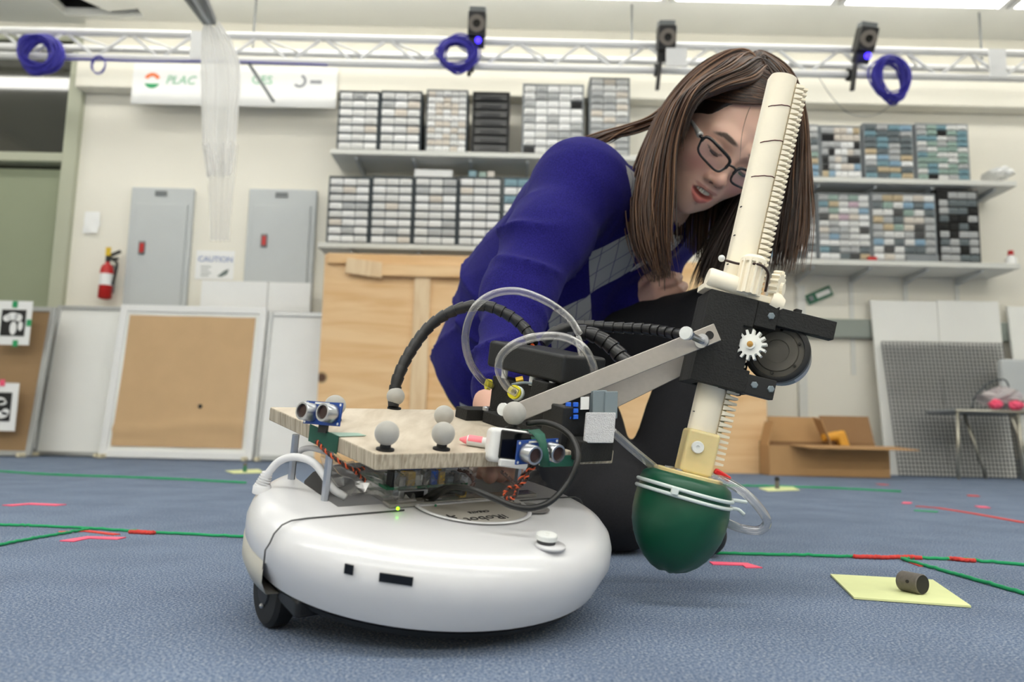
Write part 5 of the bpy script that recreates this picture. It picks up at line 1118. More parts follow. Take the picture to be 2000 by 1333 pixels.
# ================================================================ THE PERSON
def smin(a, b, k):
    h_ = np.clip(.5+.5*(b-a)/k, 0, 1); return b*(1-h_)+a*h_-k*h_*(1-h_)
def smax(a, b, k): return -smin(-a, -b, k)
def s_cone(p, a, b, ra_, rb_):
    a = np.array(a, np.float32); b = np.array(b, np.float32); ab = b-a; t_ = np.clip(((p-a)@ab)/max(1e-9, float(ab@ab)), 0, 1)
    return np.linalg.norm(p-(a+t_[..., None]*ab), axis=-1)-(ra_+(rb_-ra_)*t_)
def s_sph(p, c_, r): return np.linalg.norm(p-np.array(c_, np.float32), axis=-1)-r
def s_ell(p, c_, r):
    q = (p-np.array(c_, np.float32)); r = np.array(r, np.float32); k0 = np.linalg.norm(q/r, axis=-1); k1 = np.linalg.norm(q/(r*r), axis=-1); return k0*(k0-1)/np.maximum(k1, 1e-6)
def surface_nets(fn, lo, hi, h_):
    lo = np.array(lo, float); n = np.ceil((np.array(hi)-lo)/h_).astype(int)+1
    gx = (lo[0]+h_*np.arange(n[0])).astype(np.float32); gy = (lo[1]+h_*np.arange(n[1])).astype(np.float32); gz = (lo[2]+h_*np.arange(n[2])).astype(np.float32)
    Fv = np.empty(n, np.float32)
    for i in range(0, n[0], 16):
        X_, Y_, Z_ = np.meshgrid(gx[i:i+16], gy, gz, indexing='ij'); Fv[i:i+16] = fn(np.stack([X_, Y_, Z_], -1))
    ins = Fv < 0; m = n-1; cnt = np.zeros(m, np.int8); corner = [(a, b, c_) for a in (0, 1) for b in (0, 1) for c_ in (0, 1)]
    sl = lambda A, o: A[o[0]:o[0]+m[0], o[1]:o[1]+m[1], o[2]:o[2]+m[2]]
    for o in corner: cnt += sl(ins, o)
    act = (cnt > 0) & (cnt < 8); idx = np.argwhere(act); vid = np.full(m, -1, np.int64); vid[act] = np.arange(len(idx))
    acc = np.zeros((len(idx), 3)); nn = np.zeros(len(idx))
    for a in corner:
        for ax_ in range(3):
            if a[ax_]: continue
            b = list(a); b[ax_] = 1
            fa = Fv[idx[:, 0]+a[0], idx[:, 1]+a[1], idx[:, 2]+a[2]]; fb = Fv[idx[:, 0]+b[0], idx[:, 1]+b[1], idx[:, 2]+b[2]]
            cr = (fa < 0) != (fb < 0); t_ = np.where(cr, fa/np.where(cr, fa-fb, 1), 0)
            q = np.tile(np.array(a, float), (len(idx), 1)); q[:, ax_] += t_; acc += q*cr[:, None]; nn += cr
    vs = lo+(idx+acc/nn[:, None])*h_
    fs = []
    for ax_ in range(3):
        u_, v_ = (ax_+1) % 3, (ax_+2) % 3
        A0 = [slice(1, m[0]), slice(1, m[1]), slice(1, m[2])]; A0[ax_] = slice(0, m[ax_]); A1 = list(A0); A1[ax_] = slice(1, m[ax_]+1)
        s0, s1 = ins[tuple(A0)], ins[tuple(A1)]; cr = np.argwhere(s0 != s1)
        if not len(cr): continue
        off = np.ones(3, int); off[ax_] = 0; c_ = cr+off; sg_ = s0[tuple(cr.T)]
        def g(du, dv):
            d_ = c_.copy(); d_[:, u_] += du; d_[:, v_] += dv; return vid[d_[:, 0], d_[:, 1], d_[:, 2]]
        q = np.stack([g(-1, -1), g(0, -1), g(0, 0), g(-1, 0)], 1); q[~sg_] = q[~sg_][:, ::-1]; fs.append(q)
    return vs, np.concatenate(fs)
def np_mesh(name, vs, fs, m, parent, cols=None, attr=None, smooth=True):
    me = bpy.data.meshes.new(name); o3 = np.array(root_of(parent).location)
    me.from_pydata([tuple(v_) for v_ in (vs-o3)], [], [tuple(f) for f in fs])
    me.materials.append(m); me.polygons.foreach_set('use_smooth', [smooth]*len(me.polygons))
    if cols is not None:
        a = me.color_attributes.new('Col', 'FLOAT_COLOR', 'POINT'); a.data.foreach_set('color', np.concatenate([cols, np.ones((len(cols), 1))], 1).astype(np.float32).ravel())
    if attr is not None:
        a = me.attributes.new('cloth', 'FLOAT_VECTOR', 'POINT'); a.data.foreach_set('vector', attr.astype(np.float32).ravel())
    me.update(); return link(name, me, parent)
A3 = lambda v_: np.array(v_, np.float32)
def unit(v_): v_ = np.array(v_, float); return v_/np.linalg.norm(v_)

pelvis = A3(P(1008, 690, 1.46)); waist = A3(P(1062, 575, 1.39)); chest = A3(P(1150, 450, 1.31)); neckb = A3(P(1292, 400, 1.235))
Rs = A3(P(1135, 364, 1.17)); Ls = A3(P(1318, 428, 1.42)); Relb = A3(P(1014, 575, 1.06)); Rmid = A3(P(1068, 468, 1.11)); Rwr = A3(P(968, 792, .945))
Lelb = A3(P(1268, 545, 1.44)); Lwr = A3(P(1240, 591, 1.33))
sp = unit(neckb-pelvis); bb_ = unit(Ls-Rs); bb_ = unit(bb_-sp*(bb_@sp)); fr_ = np.cross(bb_, sp)
Rhip = A3(P(1058, 742, 1.42)); Rkn = A3(P(1196, 1003, 1.125)); Rkn[2] = .058; Rank = np.array([Rkn[0]-.10, Rkn[1]+.36, .05], np.float32)
Lhip = A3(P(1075, 700, 1.5)); Lkn = A3(P(1392, 640, 1.24)); Lank = A3(P(1268, 975, 1.235)); Lank[2] = .085
person = thing('person', 'kneeling person with long brown hair, glasses and navy argyle cardigan, bending over the robot arm', 'person', (.10, 1.30, 0))

# ---- head frame
by_ = math.radians(27); bp_ = math.radians(9); br_ = math.radians(36); HS = .93
brp = P(1436, 309, 1.07); vz = (CPOS-brp).normalized(); vx = (rt-vz*rt.dot(vz)).normalized(); vy = vz.cross(vx)
def hv(a):
    x, y, z = a; x, y = x*math.cos(br_)+y*math.sin(br_), -x*math.sin(br_)+y*math.cos(br_); return vx*x+vy*y+vz*z
HX = -hv((math.cos(by_), 0, -math.sin(by_))); HY = hv((math.sin(by_)*math.cos(bp_), -math.sin(bp_), math.cos(by_)*math.cos(bp_))); HZ = hv((math.sin(by_)*math.sin(bp_), math.cos(bp_), math.cos(by_)*math.sin(bp_)))
HO = brp-HY*(.089*HS)-HZ*(.006*HS)
Hm = np.array([HX, HY, HZ], float)
def h2w(q): return np.asarray(q, float)@(Hm*HS)+np.array(HO)
def w2h(q): return ((np.asarray(q, float)-np.array(HO))@Hm.T)/HS
def HW(x, y, z): return V(h2w([x, y, z]))
neck_top = A3(w2h(neckb))

def f_head(p):
    ap = p.copy(); ap[..., 0] = np.abs(ap[..., 0])
    d = s_ell(p, (0, -.014, .034), (.0745, .094, .086))
    d = smin(d, s_ell(p, (0, .022, -.022), (.062, .066, .080)), .03)
    d = smin(d, s_cone(p, (0, .030, -.060), (0, .052, -.088), .042, .028), .03)
    d = smin(d, s_sph(p, (0, .066, -.098), .0155), .022)
    d = smin(d, s_cone(ap, (.052, .010, -.045), (.030, .040, -.082), .017, .016), .03)
    d = smin(d, s_sph(ap, (.039, .052, -.026), .026), .03)
    d = smin(d, s_cone(ap, (.014, .080, .021), (.046, .064, .020), .0085, .009), .018)
    d = smax(d, -s_ell(ap, (.032, .104, -.001), (.019, .018, .0125)), .014)
    d = smin(d, s_ell(ap, (.0320, .0705, -.003), (.0150, .0150, .0135)), .006)
    d = smin(d, s_cone(p, (0, .082, .008), (0, .0985, -.030), .0055, .0085), .012)
    d = smin(d, s_sph(p, (0, .1005, -.0345), .0098), .008)
    d = smin(d, s_ell(ap, (.0115, .0905, -.0385), (.0078, .0095, .0068)), .006)
    d = smax(d, -s_ell(ap, (.0062, .0975, -.0445), (.0032, .0045, .0030)), .003)
    d = smin(d, s_ell(p, (0, .068, -.066), (.030, .022, .024)), .02)
    d = smin(d, s_cone(ap, (0, .0900, -.0585), (.021, .0790, -.0580), .0046, .0028), .004)
    d = smin(d, s_cone(ap, (0, .0885, -.0785), (.020, .0785, -.0660), .0064, .0030), .005)
    d = smax(d, -s_ell(p, (0, .0900, -.0668), (.0200, .0150, .0066)), .003)
    d = smin(d, s_ell(ap, (.074, -.012, -.010), (.007, .017, .028)), .006)
    nk = s_cone(p, (0, -.028, -.055), neck_top, .046, .052)
    return smin(d, nk, .03)
hlo, hhi = np.array([-.092, -.125, -.19]), np.array([.092, .122, .13])
hv_, hf_ = surface_nets(f_head, hlo, hhi, .00185)
skin = np.array([.84, .53, .405]); cols = np.tile(skin, (len(hv_), 1)); x, y, z = hv_.T; axx = np.abs(x)
def blend(mask, c_): 
    global cols
    cols = cols*(1-mask[:, None])+np.array(c_)*mask[:, None]
sst = lambda e0, e1, v_: (lambda t_: t_*t_*(3-2*t_))(np.clip((v_-e0)/(e1-e0), 0, 1))
blend(.60*np.exp(-(((axx-.043)/.020)**2+((z+.034)/.017)**2))*(y > .02), (.84, .34, .29))
blend(.30*np.exp(-((x/.012)**2+((z+.036)/.012)**2))*(y > .085), (.66, .26, .19))
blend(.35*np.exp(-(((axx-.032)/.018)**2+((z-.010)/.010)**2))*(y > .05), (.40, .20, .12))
bz = .0225+.010*(axx-.02)-(np.maximum(axx-.036, 0)*.5)
blend(.92*sst(1.25, .7, np.sqrt(((axx-.031)/.0185)**2+((z-bz)/.0042)**2))*(y > .05), (.045, .028, .020))
blend(.9*sst(1.15, .8, np.sqrt(((axx-.032)/.0150)**2+((z+.0070+.0035*((axx-.032)/.015)**2*-1)/.0020)**2))*(y > .06), (.03, .018, .014))
up_l = sst(1.15, .85, np.sqrt((x/.0235)**2+((z+.0590-.0015*np.abs(axx/.02))/.0042)**2))*(y > .072)
lo_l = sst(1.15, .85, np.sqrt((x/.0225)**2+((z+.0765-.0085*(axx/.02)**2)/.0068)**2))*(y > .072)
blend(.70*up_l, (.50, .18, .14)); blend(.85*lo_l, (.62, .15, .13))
inside = (s_ell(hv_, (0, .0900, -.0668), (.0192, .0143, .0061)) < .0004) & (y > .06) & (y < .0885)
blend(inside*.95, (.10, .02, .02))
blend((s_ell(np.stack([axx, y, z], 1), (.0062, .0975, -.0445), (.0036, .005, .0034)) < .0003)*.75, (.16, .05, .04))
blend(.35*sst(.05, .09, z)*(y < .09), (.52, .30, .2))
bverts = [h2w(hv_)]; bfaces = [hf_]; bcols = [cols]
# ---- hands
def add_hand(fn, pts, pad, h_, nails=()):
    pts = np.array(pts); v_, f_ = surface_nets(fn, pts.min(0)-pad, pts.max(0)+pad, h_)
    c_ = np.tile(np.array([.76, .45, .34]), (len(v_), 1))
    for n_, r in nails:
        k = np.exp(-(np.linalg.norm(v_-np.array(n_), axis=1)/r)**4)[:, None]; c_ = c_*(1-.75*k)+np.array([.78, .50, .44])*.75*k
    return v_, f_, c_
top_at = lambda px_, py_, d: A3(onL(px_, py_, .0665)+ez*d)
wr = Rwr; kn = [A3(P(944+20*i, 872+3*abs(i-1), .905-.006*i)) for i in range(4)]
tips = [top_at(948+17*i, 940-1.5*i, .0075) for i in range(4)]; tips[0] = top_at(955, 946, .0078); tips[1] = top_at(976, 943, .0075); tips[2] = top_at(994, 941, .0075); tips[3] = top_at(1009, 938, .007)
fing = []
for i in range(4):
    a, c_ = kn[i], tips[i]; m1 = a*.45+c_*.55+np.array([0, 0, .016], np.float32); fing.append((a, m1, c_))
th0 = wr*.6+kn[0]*.4; th1 = A3(P(932, 895, .90)); th2 = top_at(936, 936, .0085)
def f_rhand(p):
    d = s_cone(p, wr+(unit(Relb-Rwr)*.05).astype(np.float32), wr, .026, .025)
    for i in range(4): d = smin(d, s_cone(p, wr, kn[i], .019, .0115), .014)
    for i, (a, m1, c_) in enumerate(fing):
        r = (.0088, .0088, .0085, .0075)[i]; fd = np.minimum(s_cone(p, a, m1, r*1.12, r), s_cone(p, m1, c_, r, r*.88)); d = smin(d, fd, .0045)
    td = np.minimum(s_cone(p, th0, th1, .0135, .0105), s_cone(p, th1, th2, .0102, .0088)); return smin(d, td, .007)
v_, f_, c_ = add_hand(f_rhand, [wr+unit(Relb-Rwr)*.05, wr, *kn, *tips, th1, th2], .03, .0022, [(tips[i]+np.array([0, -.003, .007]), .0058) for i in range(4)])
bverts.append(v_); bfaces.append(f_); bcols.append(c_)
# left hand: loosely curled on the raised knee
lw = Lwr; dr = unit(A3(P(1312, 585, 1.27))-lw); sd_ = unit(np.cross(dr, [0, 0, 1])); up_ = np.cross(sd_, dr); sd_ = unit(sd_*.45*(1 if sd_[1] < 0 else -1)+np.array([0, 0, .9])); sd_ = unit(sd_-dr*(sd_@dr)); up_ = np.cross(sd_, dr); up_ = up_ if up_[1] < 0 else -up_
lk = [lw+dr*.056+sd_*(.027-.018*i)+up_*.006 for i in range(4)]
def f_lhand(p):
    d = s_cone(p, lw-dr*.05, lw, .026, .024)
    for i in range(4): d = smin(d, s_cone(p, lw, lk[i], .018, .0115), .014)
    for i in range(4):
        r = (.0085, .0088, .0086, .0074)[i]; L_ = (.034, .038, .036, .028)[i]; a = lk[i]; m1 = a+dr*L_*.8-up_*L_*.55; m2 = m1-up_*L_*.75-dr*L_*.25; m3 = m2-dr*L_*.55+up_*.004
        fd = np.minimum(np.minimum(s_cone(p, a, m1, r*1.1, r), s_cone(p, m1, m2, r, r*.95)), s_cone(p, m2, m3, r*.95, r*.85)); d = smin(d, fd, .004)
    t1 = lw+dr*.022+sd_*.032; t2 = t1+dr*.032+sd_*.010-up_*.012; t3 = t2+dr*.024-sd_*.008-up_*.010
    td = np.minimum(np.minimum(s_cone(p, lw, t1, .015, .0125), s_cone(p, t1, t2, .0115, .0098)), s_cone(p, t2, t3, .0096, .008)); return smin(d, td, .006)
v_, f_, c_ = add_hand(f_lhand, [lw-dr*.05, *lk, lw+dr*.12, lw+sd_*.06], .05, .0026)
bverts.append(v_); bfaces.append(f_); bcols.append(c_)
# inner body that carries the clothes
inner = [(pelvis, waist, .095, .09), (waist, chest, .09, .095), (chest, neckb, .095, .05), (chest, Rs, .06, .045), (chest, Ls, .06, .045), (Rs, Rmid, .04, .036), (Rmid, Relb, .036, .03), (Relb, Rwr, .03, .024), (Ls, Lelb, .038, .03), (Lelb, Lwr, .03, .024),
         (pelvis, Rhip, .09, .07), (Rhip, Rkn, .065, .045), (Rkn, Rank, .042, .03), (pelvis, Lhip, .09, .07), (Lhip, Lkn, .065, .045), (Lkn, Lank, .042, .03)]
def f_inner(p):
    d = None
    for a, b, r1, r2 in inner:
        c_ = s_cone(p, a, b, r1*.85, r2*.85); d = c_ if d is None else smin(d, c_, .02)
    return d
allp = np.array([q for a in inner for q in a[:2]])
v_, f_ = surface_nets(f_inner, allp.min(0)-.12, allp.max(0)+.12, .014); bverts.append(v_); bfaces.append(f_); bcols.append(np.tile(skin, (len(v_), 1)))
off = np.cumsum([0]+[len(v_) for v_ in bverts]); VB = np.concatenate(bverts); FB = np.concatenate([f+o for f, o in zip(bfaces, off)]); CB = np.concatenate(bcols)
def attr_mat(name, rough, sss=0, spec=.5, sheen=0):
    m = mat(name, (200, 150, 120), rough, var=0, sss=sss, spec=spec, sheen=sheen); N = m.node_tree.nodes; a = N.new('ShaderNodeVertexColor'); a.layer_name = 'Col'
    m.node_tree.links.new(a.outputs[0], N['Principled BSDF'].inputs['Base Color']); return m
M['skin'] = attr_mat('skin', .42, .12)
np_mesh('body', VB, FB, M['skin'], person, CB)
# teeth, eyelashes
mk('teeth', (232, 224, 206), .25); mk('lash', (26, 18, 16), .6)
tg_ = MB()
for i in range(8):
    a = (i-3.5)/3.5; cx2 = a*.0150; cy2 = .0872-.0085*a*a; tg_.box(HW(cx2, cy2, -.0642+.0012*a*a), (.0041*HS, .004*HS, (.0072-.0016*abs(a))*HS), (HX, HY, HZ))
obj('teeth', tg_, M['teeth'], person, bevel=.0008)
for s_ in (-1, 1):
    pts = [HW(s_*(.018+.029*t_), .0862-.0070*abs(t_-.45)-.016*max(0, t_-.6), -.0075-.0030*math.sin(math.pi*t_)+.003*t_) for t_ in np.linspace(0, 1, 9)]
    obj('eyelashes', MB().tube(pts, [.0005, .001, .0014, .0016, .0016, .0016, .0014, .0011, .0005], 6), M['lash'], person, smooth=True)

# ---- glasses
mk('frame_black', (22, 18, 18), .25, coat=.3); mk('frame_silver', (206, 204, 200), .25, metal=.25); mk('crystal', (250, 250, 255), .08, metal=.4)
M['lens'] = clear_mat('lens_glass', (200, 150, 150), .10, .02, .35)
gl = obj('glasses', MB().tube(spline([HW(-.0095, .1035, -.006), HW(0, .1060, -.0035), HW(.0095, .1035, -.006)], 5), .0018*HS, 8), M['frame_black'], person, smooth=True, label='dark rectangular glasses with silver temples')
def rimpt(s_, a):
    c_, sn = math.cos(a), math.sin(a); k = 1/((abs(c_)**4.6+abs(sn)**4.6)**(1/4.6)); u = .0268*k*c_; w_ = .0143*k*sn
    if sn < 0: u *= 1-.16*abs(sn)
    xx = .0352+u; return HW(s_*xx, .1035-4.2*max(0, xx-.012)**2*1.6, -.0085+w_+.003*(u/.0268))
for s_ in (-1, 1):
    ring = [rimpt(s_, 2*math.pi*i/48) for i in range(49)]
    obj('rim', MB().tube(ring, [.0021*HS*(1.25 if math.sin(2*math.pi*i/48) > 0 else .9) for i in range(49)], 8, False), M['frame_black'], gl, smooth=True)
    c_ = sum(ring[:-1], V((0, 0, 0)))/48; ri = [c_+(q-c_)*.955-HY*.0006 for q in ring]
    obj('rim_liner', MB().tube(ri[24:], .0006, 6, False), M['frame_silver'], gl, smooth=True, label='thin bright inner edge')
    lm = MB(); n_ = 48; vs_ = [c_+(ring[i]-c_)*f-HY*(.0005) for f in (.97, .5) for i in range(n_)]+[c_]
    lm.add(vs_, [(i, (i+1) % n_, n_+(i+1) % n_, n_+i) for i in range(n_)]+[(n_+i, n_+(i+1) % n_, 2*n_) for i in range(n_)])
    obj('lens', lm, M['lens'], gl, smooth=True, label='clear spectacle lens')
    h0 = rimpt(s_, .35); h1 = HW(s_*.0685, .083, .0010)
    obj('hinge', MB().tube([h0, (h0+h1)/2, h1], [.0024, .0026, .0024], 8), M['frame_black'], gl, smooth=True)
    tpts = spline([h1, HW(s_*.0715, .066, .002), HW(s_*.0745, .035, .002), HW(s_*.0765, -.005, .001), HW(s_*.076, -.035, -.016)], 5)
    obj('temple', MB().tube(tpts, [.0050-.0034*min(1, 1.6*i/(len(tpts)-1)) for i in range(len(tpts))], 8), M['frame_silver'], gl, smooth=True, label='silver temple arm')
    for t_ in (2, 4, 6): obj('crystal', MB().sphere(tpts[t_]+HX*(s_*.0022), .0016, 8), M['crystal'], gl, smooth=True)

# ---- hair: cap plus locks that run from the parting and then hang
def f_cap(p):
    d = s_ell(p, (0, -.016, .036), (.0785, .0985, .0890)); d = smin(d, s_ell(p, (0, -.045, -.02), (.074, .066, .083)), .03)
    cutf = s_ell(p, (0, .074, .002), (.0660, .058, .0960)); d = smax(d, -cutf, .008)
    lowc = (p[..., 2]+.085); return smax(d, -lowc, .02)
cv, cf = surface_nets(f_cap, (-.10, -.13, -.12), (.10, .10, .14), .0032)
hairm = []
for nm_, c_, r in (('hair_dark', (44, 28, 20), .40), ('hair_brown', (78, 50, 32), .36), ('hair_light', (118, 84, 58), .34)): hairm.append(mk(nm_, c_, r, var=.25, scale=90, spec=.55))
o_cap = np_mesh('hair_cap', h2w(cv), cf, hairm[0], person)
strands = MB(); hr = np.random.default_rng(11)
down = V((0, 0, -1))
def lock(pts, r, mi, flat=1.0):
    n_ = len(pts); rs = [r*(.55+.45*min(1, i/3))*(1 if i < n_*.72 else max(.12, 1-(i-n_*.72)/(n_*.28)*.9)) for i in range(n_)]
    strands.mi = mi; strands.tube(pts, rs, 4, False)
def scalp(s_, phi, th_, lift):
    """point on the hair shell: th_ 0 at the parting .. over the side; phi -1 back .. 1 front"""
    yy = -.016+.096*phi; k = math.sqrt(max(.05, 1-phi*phi)); return HW(s_*(.0825+lift)*k*math.sin(th_), yy+.004*phi, .036+(.0930+lift)*k*math.cos(th_))
def side_locks(s_, n_, phis, thmax, length, spread, cols_, fwd=0.0, endj=.05, inward=0.0, r=.0017, th0=.02):
    for _ in range(n_):
        phi = phis[0]+(phis[1]-phis[0])*hr.random(); lift = .0005+.007*hr.random()**1.5; tm_ = thmax*(.9+.2*hr.random())
        k0 = 9; pts = [scalp(s_, phi*(1-.35*(i/k0))-.12*(i/k0), th0+tm_*i/k0, lift*(i/k0+.2)) for i in range(k0+1)]
        d_ = (pts[-1]-pts[-2]).normalized(); st_ = (pts[-1]-pts[-2]).length; L_ = sum((pts[i+1]-pts[i]).length for i in range(k0)); tot = length*(.90+.14*hr.random())
        q = pts[-1]; step = .016; drift = V((hr.normal()*spread, hr.normal()*spread, 0)); a_ = 0; ph = hr.random()*6.28; wv = .0012*hr.random()
        tgt = (down+drift+V((inward, 0, 0))+HY*fwd).normalized()
        while L_ < tot:
            d_ = (d_*.80+tgt*.20).normalized(); q = q+d_*step; L_ += step; a_ += 1
            pts.append(q+HX*(wv*math.sin(a_*.8+ph)))
        lock(pts, r*(.7+.6*hr.random()), int(hr.choice(3, p=cols_)))
def curtain(og, ig, n_, r, cols_, jit=(5, 5, .010), front=0, lens=(.80, 1.0)):
    root_ = HW(0, .015, .105); og = spline([root_]+[P(*q) for q in og], 6); ig = spline([root_+HY*.02]+[P(*q) for q in ig], 6); m_ = min(len(og), len(ig))
    for _ in range(n_):
        w_ = hr.random(); dx_, dy_, dd = hr.normal(size=3)*np.array(jit); ph = hr.random()*6.28; cut = int(m_*(lens[0]+(lens[1]-lens[0])*hr.random())); pts = []
        wob = hr.normal()*.10; 
        for i in range(cut):
            t_ = i/(m_-1); ww = w_+wob*t_*t_; q = og[i]*(1-ww)+ig[i]*ww; k = min(1, t_*2.2)*(1+1.2*max(0, t_-.6))
            q = q+rt*(dx_*k*.00074)+V((0, dd*(.3+.7*k), 0))+V((0, -.014*math.sin(math.pi*min(1, max(0, ww)))*(.4+.6*k), 0))+rt*(.0012*math.sin(i*.35+ph)); pts.append(q)
        c_ = int(hr.choice(3, p=cols_(w_)))
        lock(pts, r*(.7+.6*hr.random()), c_)
# under layers
side_locks(1, 170, (-.90, .50), 1.75, .40, .04, (.55, .40, .05), fwd=.0)
side_locks(-1, 170, (-.90, .45), 1.6, .40, .04, (.7, .28, .02), fwd=.0)
# image-left side (the wearer's right), the lit curtain falling over the shoulder, its light put into lighter locks
curtain([(1440, 108, 1.17), (1372, 132, 1.18), (1306, 205, 1.19), (1258, 300, 1.19), (1234, 390, 1.175), (1242, 475, 1.155), (1282, 560, 1.13)],
        [(1462, 118, 1.085), (1400, 146, 1.06), (1334, 205, 1.055), (1304, 295, 1.07), (1294, 385, 1.08), (1294, 475, 1.08), (1302, 560, 1.085)], 1000, .0012, lambda w_: (.22, .46, .32) if w_ < .7 else (.40, .42, .18))
curtain([(1440, 112, 1.13), (1396, 140, 1.075), (1332, 198, 1.055), (1302, 290, 1.070), (1288, 385, 1.08), (1280, 475, 1.09), (1290, 560, 1.10)],
        [(1485, 128, 1.075), (1436, 152, 1.045), (1352, 195, 1.040), (1310, 285, 1.062), (1300, 385, 1.075), (1298, 475, 1.08), (1306, 550, 1.085)], 480, .0012, lambda w_: (.42, .43, .15))
# hair drawn over the forehead to both sides of the parting
curtain([(1470, 116, 1.10), (1415, 140, 1.062), (1362, 182, 1.045), (1338, 240, 1.045), (1326, 300, 1.055)], [(1500, 140, 1.07), (1472, 162, 1.040), (1412, 176, 1.030), (1346, 205, 1.035), (1314, 270, 1.055)], 420, .0012, lambda w_: (.5, .38, .12), (3, 3, .004))
curtain([(1475, 112, 1.12), (1512, 134, 1.13), (1545, 185, 1.135), (1560, 260, 1.14)], [(1488, 128, 1.075), (1512, 165, 1.06), (1530, 215, 1.07), (1535, 280, 1.09)], 330, .0012, lambda w_: (.55, .35, .10), (3, 3, .004))
# far side, hanging behind the rack; lighter locks paint its lit outer edge
curtain([(1470, 110, 1.15), (1528, 145, 1.16), (1561, 230, 1.17), (1571, 340, 1.17), (1572, 450, 1.16), (1556, 552, 1.15)],
        [(1480, 125, 1.10), (1520, 190, 1.12), (1520, 300, 1.14), (1500, 400, 1.16), (1480, 480, 1.165), (1470, 545, 1.17)], 760, .0012, lambda w_: (.32, .42, .26) if w_ < .35 else (.7, .26, .04))
curtain([(1500, 160, 1.15), (1515, 230, 1.17), (1505, 320, 1.175), (1470, 420, 1.185), (1432, 500, 1.19), (1400, 575, 1.19)],
        [(1480, 180, 1.17), (1480, 260, 1.18), (1455, 350, 1.185), (1412, 430, 1.195), (1375, 510, 1.20), (1350, 580, 1.20)], 560, .0012, lambda w_: (.88, .12, 0.), (8, 6, .012), lens=(.8, 1.0))
# back of the head
for _ in range(160):
    a = (hr.random()-.5)*2.4; pts = [HW((.083+.004*hr.random())*math.sin(a)*math.sin(t_), -.016-(.103+.004*hr.random())*math.cos(a)*math.sin(t_), .036+.094*math.cos(t_)) for t_ in np.linspace(.05, 1.9, 10)]
    d_ = (pts[-1]-pts[-2]).normalized(); q = pts[-1]; 
    for i in range(14):
        d_ = (d_*.8+(down+V((hr.normal()*.04, hr.normal()*.04, 0))).normalized()*.2).normalized(); q = q+d_*.016; pts.append(q)
    lock(pts, .0018, int(hr.choice(3, p=(.5, .4, .1))))
# the swathe lying over the back
for _ in range(46):
    j = hr.normal(size=3)*np.array([7, 6, .006]); pts = spline([P(1330+j[0], 190+j[1], 1.20), P(1285+j[0], 232+j[1], 1.205+j[2]), P(1235+j[0], 252+j[1], 1.20+j[2]), P(1190+j[0]*2, 264+j[1]*.6, 1.185+j[2]), P(1150+j[0]*3, 280+j[1]*.4, 1.175+j[2])], 5)
    lock(pts, .0016, int(hr.choice(3, p=(.35, .45, .2))))
lock(spline([P(a, b, 1.043) for a, b in [(1492, 176), (1466, 208), (1450, 258), (1445, 315)]], 6), .00032, 0)
# combed back from the hairline over the temples
for s_ in (1, -1):
    for _ in range(380):
        k = hr.random(); a = np.array([.03*s_, .36+.42*k, .93-.26*k]); a /= np.linalg.norm(a); b = np.array([s_, .34*hr.random()-.08, .12-.2*hr.random()]); b /= np.linalg.norm(b); lf = 1.012+.022*hr.random(); pts = []
        for t_ in np.linspace(0, 1, 12):
            u = a*(1-t_)+b*t_; u = u+np.array([0, -.10+.24*k, .16-.20*k])*math.sin(math.pi*t_); u /= np.linalg.norm(u); pts.append(HW(u[0]*.0800*lf, -.016+u[1]*.1000*lf, .036+u[2]*.0905*lf))
        pts.append(pts[-1]+down*.02); lock(pts, .0011, int(hr.choice(3, p=(.62, .30, .08))))
hm = strands.mesh('hair', hairm, False, person.location); hm.polygons.foreach_set('use_smooth', [True]*len(hm.polygons)); ho = link('hair', hm, person); ho['label'] = 'long straight brown hair with lighter strands'

# ---- clothes
folds = np.random.default_rng(5)
fd_ = [(unit(folds.normal(size=3)), 38+30*folds.random(), folds.random()*6.28) for _ in range(6)]
def wrinkle(p, amp):
    w_ = 0
    for d_, f_, ph in fd_:
        t_ = (p@d_.astype(np.float32))*f_+ph+1.3*np.sin((p@np.roll(d_, 1).astype(np.float32))*f_*.55+ph*2); w_ = w_+np.exp(-3*np.abs(np.sin(t_*.5)))*.8
    return amp*(w_/len(fd_)-.35)
def arm_fold(p, a, b, n_, amp, r):
    a = np.array(a); b = np.array(b); L_ = np.linalg.norm(b-a); d_ = (b-a)/L_; q = p-a; t_ = (q@d_.astype(np.float32)); e_ = unit(np.cross(d_, [0, 1, 0])).astype(np.float32); e2 = np.cross(d_, e_).astype(np.float32)
    ang = np.arctan2(q@e2, q@e_); ph_ = (t_/L_)*n_*3.1416+1.25*np.sin(ang+.6)+.6*np.sin(2*ang+1)+.8*np.sin((t_/L_)*4.1+ang); g_ = np.sin(ph_); w_ = np.exp(-((np.clip((t_/L_), -.3, 1.3)-.72)/.42)**2)*(.55+.45*np.sin(1.7*ang+ph_*.5))
    return amp*w_*np.exp(-2.6*np.abs(g_))
jk = [(pelvis-sp*.06, waist, .128, .125), (waist, chest, .125, .118), (pelvis-bb_*.05, waist-bb_*.05, .105, .102), (pelvis+bb_*.05, waist+bb_*.05, .105, .102), (waist-bb_*.05, chest-bb_*.065, .102, .098), (waist+bb_*.05, chest+bb_*.065, .102, .098), (chest, neckb-sp*.035, .105, .062), (chest, Rs, .085, .066), (chest, Ls, .085, .064), (neckb-sp*.035, Rs, .055, .058), (neckb-sp*.035, Ls, .055, .056)]
arms = [(Rs, Rmid, .067, .058), (Rmid, Relb, .058, .051), (Ls, Lelb, .06, .05), (Lelb, Lwr-.02*(Lelb-Lwr), .048, .036)]
fore = (Relb, Rwr+.10*(Relb-Rwr), .049, .034)
vp0 = A3(P(1338, 412, 1.22))-chest; vp1 = A3(P(1270, 565, 1.24))-chest; VA = np.array([vp0@bb_, vp0@sp]); VBb = np.array([vp1@bb_, vp1@sp])
